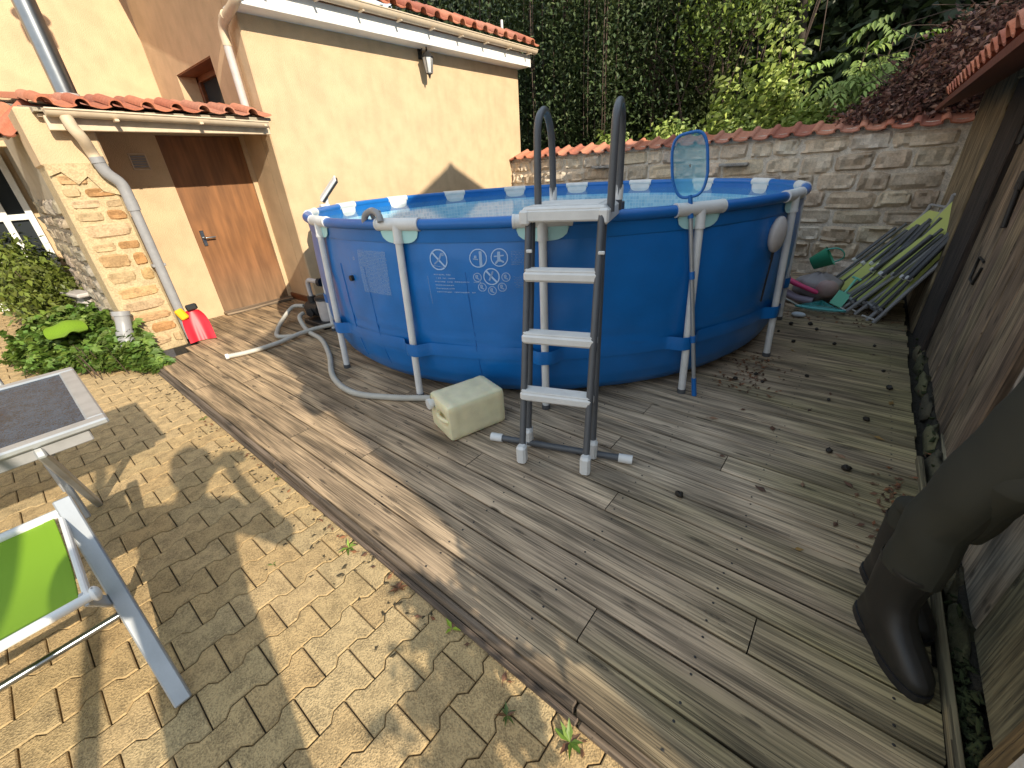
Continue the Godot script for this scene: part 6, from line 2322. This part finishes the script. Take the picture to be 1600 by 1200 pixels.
	for k in 2400:
		var x := rng.randf_range(-0.50, 0.75)
		var top := 1.66 + 0.95 * smoothstep(-0.55, 0.45, x)
		var z := rng.randf_range(-8.4, -6.72)
		top *= 1.0 - 0.10 * clampf((-7.1 - z), 0.0, 1.0) * 0.0
		var y := rng.randf_range(1.62, top)
		if z > -6.95: y = minf(y, 1.70 + 0.5 * smoothstep(-0.1, 0.5, x))
		d0.append(Transform3D(Basis.from_euler(Vector3(rng.randf() * TAU, rng.randf() * TAU, 0)).scaled(Vector3.ONE * rng.randf_range(0.7, 1.2)), Vector3(x + rng.randfn() * 0.03, y, z)))
		d1.append(tint([Color(0.22, 0.105, 0.065), Color(0.16, 0.075, 0.05), Color(0.34, 0.20, 0.135), Color(0.09, 0.046, 0.035)][rng.randi() % 4], 0.3))
	tag(scatter(t, "dead_leaves", dead, M.dry, d0, d1), "", "", "", "stuff")
	for k in 40:
		var x := rng.randf_range(-0.3, 0.8)
		var y := 1.7 + 0.9 * smoothstep(-0.55, 0.45, x)
		var a := Vector3(x, y, rng.randf_range(-8.0, -7.0))
		trunk(t, PackedVector3Array([a, a + Vector3(rng.randf_range(-0.3, 0.3), rng.randf_range(0.02, 0.2), 0.05), a + Vector3(rng.randf_range(-0.6, 0.6), rng.randf_range(-0.05, 0.3), 0.1)]), 0.006, 0.003, M.twig, "twig")

	# a big tree out of frame to the east keeps the wood in shade
	t = thing("shade_tree", "large dense tree beyond the gabled house", "tree", Vector3.ZERO, 0.0, "trees beyond the stone wall")
	trunk(t, V([8.0, 0, -11.5, 8.2, 4.0, -11.5, 8.0, 8.5, -11.3]), 0.35, 0.12, M.bark)
	crown(t, big, cloud([[Vector3(7.5, 6.2, -11.4), Vector3(3.2, 3.2, 2.6)], [Vector3(5.4, 4.6, -11.0), Vector3(2.2, 2.3, 1.9)]], 4200, Vector2(1.8, 2.9), Color(0.06, 0.085, 0.022), 0.3, 0.1))


func make_plants() -> void:
	rng.seed = 101
	var lob := lobed_clump(5, 0.085)
	# leafy border along the flank of the lean-to
	var t := thing("leafy_border_plant", "low mound of lobed green leaves at the foot of the pier", "plant")
	var d0 := []; var d1 := []
	for k in 1500:
		var x := rng.randf_range(-6.9, -4.72)
		var zf := lerpf(-0.60, 0.22, clampf((-4.72 - x) / 1.1, 0.0, 1.0)) + rng.randfn() * 0.03
		var z := rng.randf_range(-0.58, zf)
		var edge := clampf((zf - z) / 0.30, 0.0, 1.0)
		var h := 0.03 + 0.31 * sqrt(edge) * (0.75 + 0.25 * sin(x * 7.0))
		var y := -0.06 + h * rng.randf_range(0.45, 1.0)
		if x > -5.05 and z < -0.54: y = minf(y, 0.16)
		d0.append(Transform3D(Basis.from_euler(Vector3(rng.randf_range(-0.3, 0.5), rng.randf() * TAU, rng.randf_range(-0.3, 0.3))).scaled(Vector3.ONE * rng.randf_range(0.6, 1.1)), Vector3(x, y, z)))
		d1.append(tint(Color(0.075, 0.155, 0.022).lerp(Color(0.17, 0.22, 0.04), rng.randf() * 0.7), 0.3))
	tag(scatter(t, "foliage", lob, M.leaf, d0, d1), "", "", "", "stuff")
	for k in 60:
		var x := rng.randf_range(-6.4, -4.9)
		var a := Vector3(x, -0.06, rng.randf_range(-0.5, -0.1))
		trunk(t, PackedVector3Array([a, a + Vector3(0.02, 0.1, 0.02), a + Vector3(rng.randf_range(-0.1, 0.1), 0.24, 0.05)]), 0.004, 0.002, M.twig, "stem")
	# taller shrub behind it
	t = thing("yellowing_shrub", "taller yellow green shrub growing before the white glazed door", "shrub")
	var lf := clump(9, 0.09, 0.075, 0.045, 0.2)
	var r := cloud([[Vector3(-8.6, 0.45, -0.15), Vector3(0.9, 0.42, 0.40)], [Vector3(-7.7, 0.36, -0.25), Vector3(0.6, 0.36, 0.28)], [Vector3(-9.8, 0.6, -0.1), Vector3(0.9, 0.5, 0.5)]], 1100, Vector2(0.7, 1.3), Color(0.115, 0.145, 0.022), 0.4, 0.3)
	tag(scatter(t, "foliage", lf, M.leaf, r[0], r[1]), "", "", "", "stuff")
	for k in 16:
		var x := rng.randf_range(-9.4, -7.6)
		trunk(t, PackedVector3Array([Vector3(x, -0.06, -0.2), Vector3(x + 0.05, 0.3, -0.2), Vector3(x + rng.randf_range(-0.1, 0.1), 0.7, -0.1)]), 0.008, 0.003, M.twig, "stem")
	var b := MB.new()
	for s in [1.0, -1.0]:
		b.sheet(10, 10, func(u: float, w: float) -> Vector3: return Vector3(-5.68 + 0.33 * (u - 0.5) * 2.0, 0.305 + 0.02 * sin(u * 7.0) + 0.015 * sin(w * 5.0) - (0.0 if s > 0.0 else 0.006), -0.17 + 0.15 * (w - 0.5) * 2.0 * pow(sin(PI * clampf(u, 0.03, 0.97)), 0.4)), -s)
	for i in b.c.size(): b.c[i] = Color(1.9, 1.2, 11.0)
	tag(put(self, "lime_cushion", b, M.lime), "pale lime cloth lying over the green leaves", "cushion")
	b = MB.new()
	b.box(Vector3(-7.25, 0.38, -0.46), Vector3(0.62, 0.05, 0.16), 0.02, Basis(Vector3.UP, 0.2))
	b.box(Vector3(-7.25, 0.14, -0.48), Vector3(0.40, 0.42, 0.10), 0.02, Basis(Vector3.UP, 0.2))
	tag(put(self, "stone_bench", b, M.pvc_pale), "small pale stone seat half hidden in the shrub", "bench")

	# weeds in the joints of the pavers
	var weeds := [[-2.21, -0.515, 0.7, "small green weed in the joint near the shadow of the phone", 5, Color(0.14, 0.20, 0.03)], [-3.36, -0.50, 0.9, "little sprig of weed by the deck lath, farthest along the deck", 6, Color(0.16, 0.21, 0.04)], [-1.44, -0.49, 1.0, "green weed with brown leaf under the middle of the deck edge", 7, Color(0.18, 0.26, 0.04)], [-1.09, -0.50, 0.8, "dry brown weed tuft against the deck edge lath", 7, Color(0.22, 0.09, 0.04)], [-0.80, -0.515, 0.8, "bright yellow green seedling tucked under the deck edge", 4, Color(0.30, 0.42, 0.04)], [-0.47, -0.43, 0.8, "dark green rosette weed in the shaded pavers", 8, Color(0.09, 0.13, 0.03)], [-0.285, -0.49, 1.15, "young dandelion with bright leaves beside the deck edge", 9, Color(0.15, 0.24, 0.035)], [-1.63, -0.24, 0.5, "single grass blade in the sunlit paver joint", 3, Color(0.12, 0.17, 0.03)]]
	for e in weeds:
		var w := thing("weed", e[3], "weed", Vector3(e[0], -0.062, e[1]), 0.0, "weeds between the pavers")
		for i in e[4]:
			b = MB.new()
			var g: float = TAU * i / float(e[4]) + rng.randf_range(-0.4, 0.4)
			b.col = tint(e[5], 0.25)
			var l: float = 0.045 * e[2] * rng.randf_range(0.7, 1.2)
			var d := Vector3(cos(g), rng.randf_range(0.25, 0.9), sin(g)).normalized()
			var wide: float = l * rng.randf_range(0.24, 0.42)
			if i % 4 == 3: b.col = tint(Color(0.14, 0.07, 0.035), 0.3)
			leaf_shape(b, Vector3(0, 0.004, 0), d, Vector3(-d.x * 0.3, 1, -d.z * 0.3), l, wide, 0.3, rng.randf_range(0.1, 0.5))
			put(w, "leaf", b, M.leaf)

	# shrub out of frame by the rendered jamb: its leaves dapple the pavers
	t = thing("rose_bush", "sparse climbing rose bush at the end of the shed", "shrub")
	trunk(t, V([1.15, -0.1, -0.10, 1.1, 0.5, -0.12, 1.0, 1.0, -0.15]), 0.02, 0.008, M.twig, "stem")
	var lf2 := clump(10, 0.045, 0.06, 0.045, 0.2)
	r = cloud([[Vector3(0.95, 0.75, -0.16), Vector3(0.16, 0.10, 0.06)], [Vector3(1.05, 0.55, 0.0), Vector3(0.22, 0.10, 0.08)], [Vector3(0.95, 0.95, -0.22), Vector3(0.10, 0.05, 0.03)], [Vector3(0.80, 0.42, -0.05), Vector3(0.2, 0.08, 0.09)], [Vector3(1.45, 1.05, 0.06), Vector3(0.16, 0.05, 0.03)], [Vector3(0.9, 0.86, -0.42), Vector3(0.12, 0.06, 0.05)]], 120, Vector2(0.8, 1.2), Color(0.08, 0.13, 0.03), 0.3, 0.0)
	tag(scatter(t, "foliage", lf2, M.leaf, r[0], r[1]), "", "", "", "stuff")
	# clothes post whose thin shadow crosses the pavers
	var po := thing("clothes_post", "slim steel clothes post standing on the pavers behind the person", "post", Vector3(0.95, -0.06, 0.80))
	b = MB.new()
	b.tube(V([0, 0, 0, 0, 2.6, 0]), 0.03, 10)
	put(po, "pole", b, M.pvc)
	b = MB.new()
	b.tube(V([-0.5, 2.5, 0, 0.5, 2.5, 0]), 0.018, 8)
	put(po, "cross_arm", b, M.pvc)


func dead_leaf_mesh(c: Color, l: float) -> ArrayMesh:
	var b := MB.new()
	b.col = c
	leaf_shape(b, Vector3(-l * 0.5, 0.004, 0), Vector3(1, 0.12, 0), Vector3(0, 1, 0), l, l * 0.55, -0.5, 0.12)
	b.tube(PackedVector3Array([Vector3(-l * 0.5, 0.004, 0), Vector3(-l * 0.85, 0.006, l * 0.1)]), 0.0012, 4)
	return b.mesh()


func make_litter() -> void:
	rng.seed = 111
	var leaves := []
	for c in [Color(0.10, 0.048, 0.03), Color(0.16, 0.085, 0.045), Color(0.24, 0.145, 0.09), Color(0.07, 0.036, 0.026), Color(0.26, 0.16, 0.05)]:
		for l in [0.035, 0.055]:
			leaves.append(dead_leaf_mesh(c, l))
	var spots := [[0.245, -2.10], [0.28, -2.04], [0.08, -1.98], [-0.07, -1.84], [0.20, -2.33], [0.35, -2.62], [0.10, -3.05], [-0.12, -2.42], [-0.28, -2.0], [0.02, -2.75], [-0.33, -3.05], [0.18, -3.5], [-0.2, -3.7], [0.3, -3.9], [0.40, -3.1], [0.05, -4.2], [-0.30, -2.55], [-0.42, -2.35], [0.12, -1.55], [0.22, -1.78]]
	for s in spots:
		var o := part(self, "dead_leaf", leaves[rng.randi() % leaves.size()], M.dry)
		o.position = Vector3(s[0], 0.001, s[1])
		o.rotation = Vector3(rng.randf_range(-0.1, 0.1), rng.randf() * TAU, rng.randf_range(-0.1, 0.1))
		tag(o, "single dead brown leaf lying on the mossy deck boards near the gate", "leaf", "dead leaves on the deck")
	# black nut husks
	var b := MB.new()
	b.col = Color(0.018, 0.014, 0.011)
	b.sheet(8, 12, func(u: float, w: float) -> Vector3:
		var k := 1.0 + 0.14 * sin(w * 17.0 + u * 8.0)
		return Vector3(0.017 * sin(PI * u) * cos(TAU * w), 0.011 + 0.012 * cos(PI * u), 0.014 * sin(PI * u) * sin(TAU * w)) * k, -1.0)
	var husk := b.mesh()
	var nuts := [[-0.36, -1.58, 1.15], [0.15, -2.34, 1.1], [0.23, -2.22, 1.2], [0.39, -3.32, 1.2], [0.29, -2.80, 1.0], [-0.30, -4.35, 1.2], [-0.16, -4.42, 1.2], [-0.10, -4.30, 1.0], [-0.34, -3.1, 0.9], [-0.44, -2.95, 1.0], [-0.28, -3.0, 0.8], [0.1, -2.95, 0.7], [-0.05, -3.25, 0.8], [0.05, -4.0, 0.9], [-0.22, -3.9, 0.9], [0.30, -4.1, 0.8], [-0.36, -4.1, 0.8], [0.36, -3.6, 0.7]]
	for s in nuts:
		var o := part(self, "nut_husk", husk, M.plain)
		o.position = Vector3(s[0], 0.0, s[1])
		o.scale = Vector3.ONE * s[2]
		o.rotation.y = rng.randf() * TAU
		tag(o, "small black nut husk lying on the deck boards", "nut husk", "nut husks on the deck")
	# drifts of leaf litter: pool foot, wall foot, gate foot
	var xs := []
	for k in 520:
		var q := rng.randf()
		var p: Vector3
		if q < 0.30: p = Vector3(-0.52 + rng.randfn() * 0.10, 0.003, -2.78 - rng.randf() * 0.75) + Vector3(0.14, 0, 0)
		elif q < 0.62: p = Vector3(rng.randf_range(-0.45, 0.5), 0.004, -4.55 - absf(rng.randfn()) * 0.5)
		elif q < 0.80: p = Vector3(0.42 + rng.randfn() * 0.05, 0.004, -2.0 + rng.randfn() * 0.16)
		elif q < 0.90: p = Vector3(0.56 + rng.randfn() * 0.012, -0.015, rng.randf_range(-4.3, -1.2))
		else: p = Vector3(-1.9 + rng.randfn() * 0.9, -0.058, -0.515 + absf(rng.randfn()) * 0.02)
		if p.z > -0.75 and p.y > -0.03: continue
		if p.x > 0.52 and p.y > 0.0: p.x = 0.49
		xs.append(Transform3D(Basis.from_euler(Vector3(rng.randf_range(-0.5, 0.5), rng.randf() * TAU, rng.randf_range(-0.5, 0.5))).scaled(Vector3.ONE * rng.randf_range(0.5, 1.0)), p))
	var cols := []
	for i in xs.size(): cols.append(tint([Color(0.9, 0.85, 0.8), Color(0.5, 0.45, 0.45), Color(1.3, 1.0, 0.8)][rng.randi() % 3], 0.3))
	var o := scatter(self, "leaf_litter", leaves[2], M.dry, xs, cols)
	tag(o, "brown leaf litter drifted round pool foot, wall foot and gate", "leaf litter", "", "stuff")
	# dark moss and grit in the paver joints along the deck
	xs = []
	b = MB.new()
	b.sheet(4, 7, func(u: float, w: float) -> Vector3: return Vector3(0.016 * sin(PI * u) * cos(TAU * w), 0.005 * cos(PI * u), 0.009 * sin(PI * u) * sin(TAU * w)) * (1.0 + 0.3 * sin(w * 21.0 + u * 5.0)), -1.0)
	for k in 260:
		var x := -4.8 + 3.9 * pow(rng.randf(), 1.6)
		var row := roundf((-0.7599 - x) / 0.1383)
		var z := -0.53 + absf(rng.randfn()) * 0.12
		if rng.randf() < 0.6: x = -0.7599 - row * 0.1383 + rng.randfn() * 0.012
		xs.append(Transform3D(Basis.from_euler(Vector3(0, rng.randf() * TAU, 0)).scaled(Vector3.ONE * rng.randf_range(0.3, 0.9)), Vector3(x, -0.061, z)))
	var mg := mat(Color(0.075, 0.058, 0.032), 1.0)
	o = scatter(self, "joint_moss", b.mesh(), mg, xs)
	tag(o, "dark moss and grit in the paver joints beside the deck", "moss", "", "stuff")
	# moss growing in the gap by the gate
	xs = []
	for k in 200:
		var z := rng.randf_range(-4.4, -1.05)
		if rng.randf() < 0.5: z = rng.randf_range(-1.5, -1.05)
		xs.append(Transform3D(Basis.from_euler(Vector3(rng.randf(), rng.randf() * TAU, rng.randf())).scaled(Vector3.ONE * rng.randf_range(0.5, 1.4)), Vector3(0.556 + rng.randfn() * 0.008, -0.01 + 0.03 * absf(rng.randfn()), z)))
	o = scatter(self, "gate_moss", b.mesh(), mat(Color(0.030, 0.040, 0.012), 1.0), xs)
	tag(o, "green moss in the gap between deck and shed gate", "moss", "", "stuff")


func _ready() -> void:
	make_light()
	make_materials()
	make_ground()
	make_deck()
	make_stone_wall()
	make_house()
	make_gate()
	make_neighbour()
	make_background()
	make_pool()
	make_ladder()
	make_net()
	make_can()
	make_pump()
	make_furniture()
	make_corner()
	make_waders()
	make_person()
	make_plants()
	make_litter()
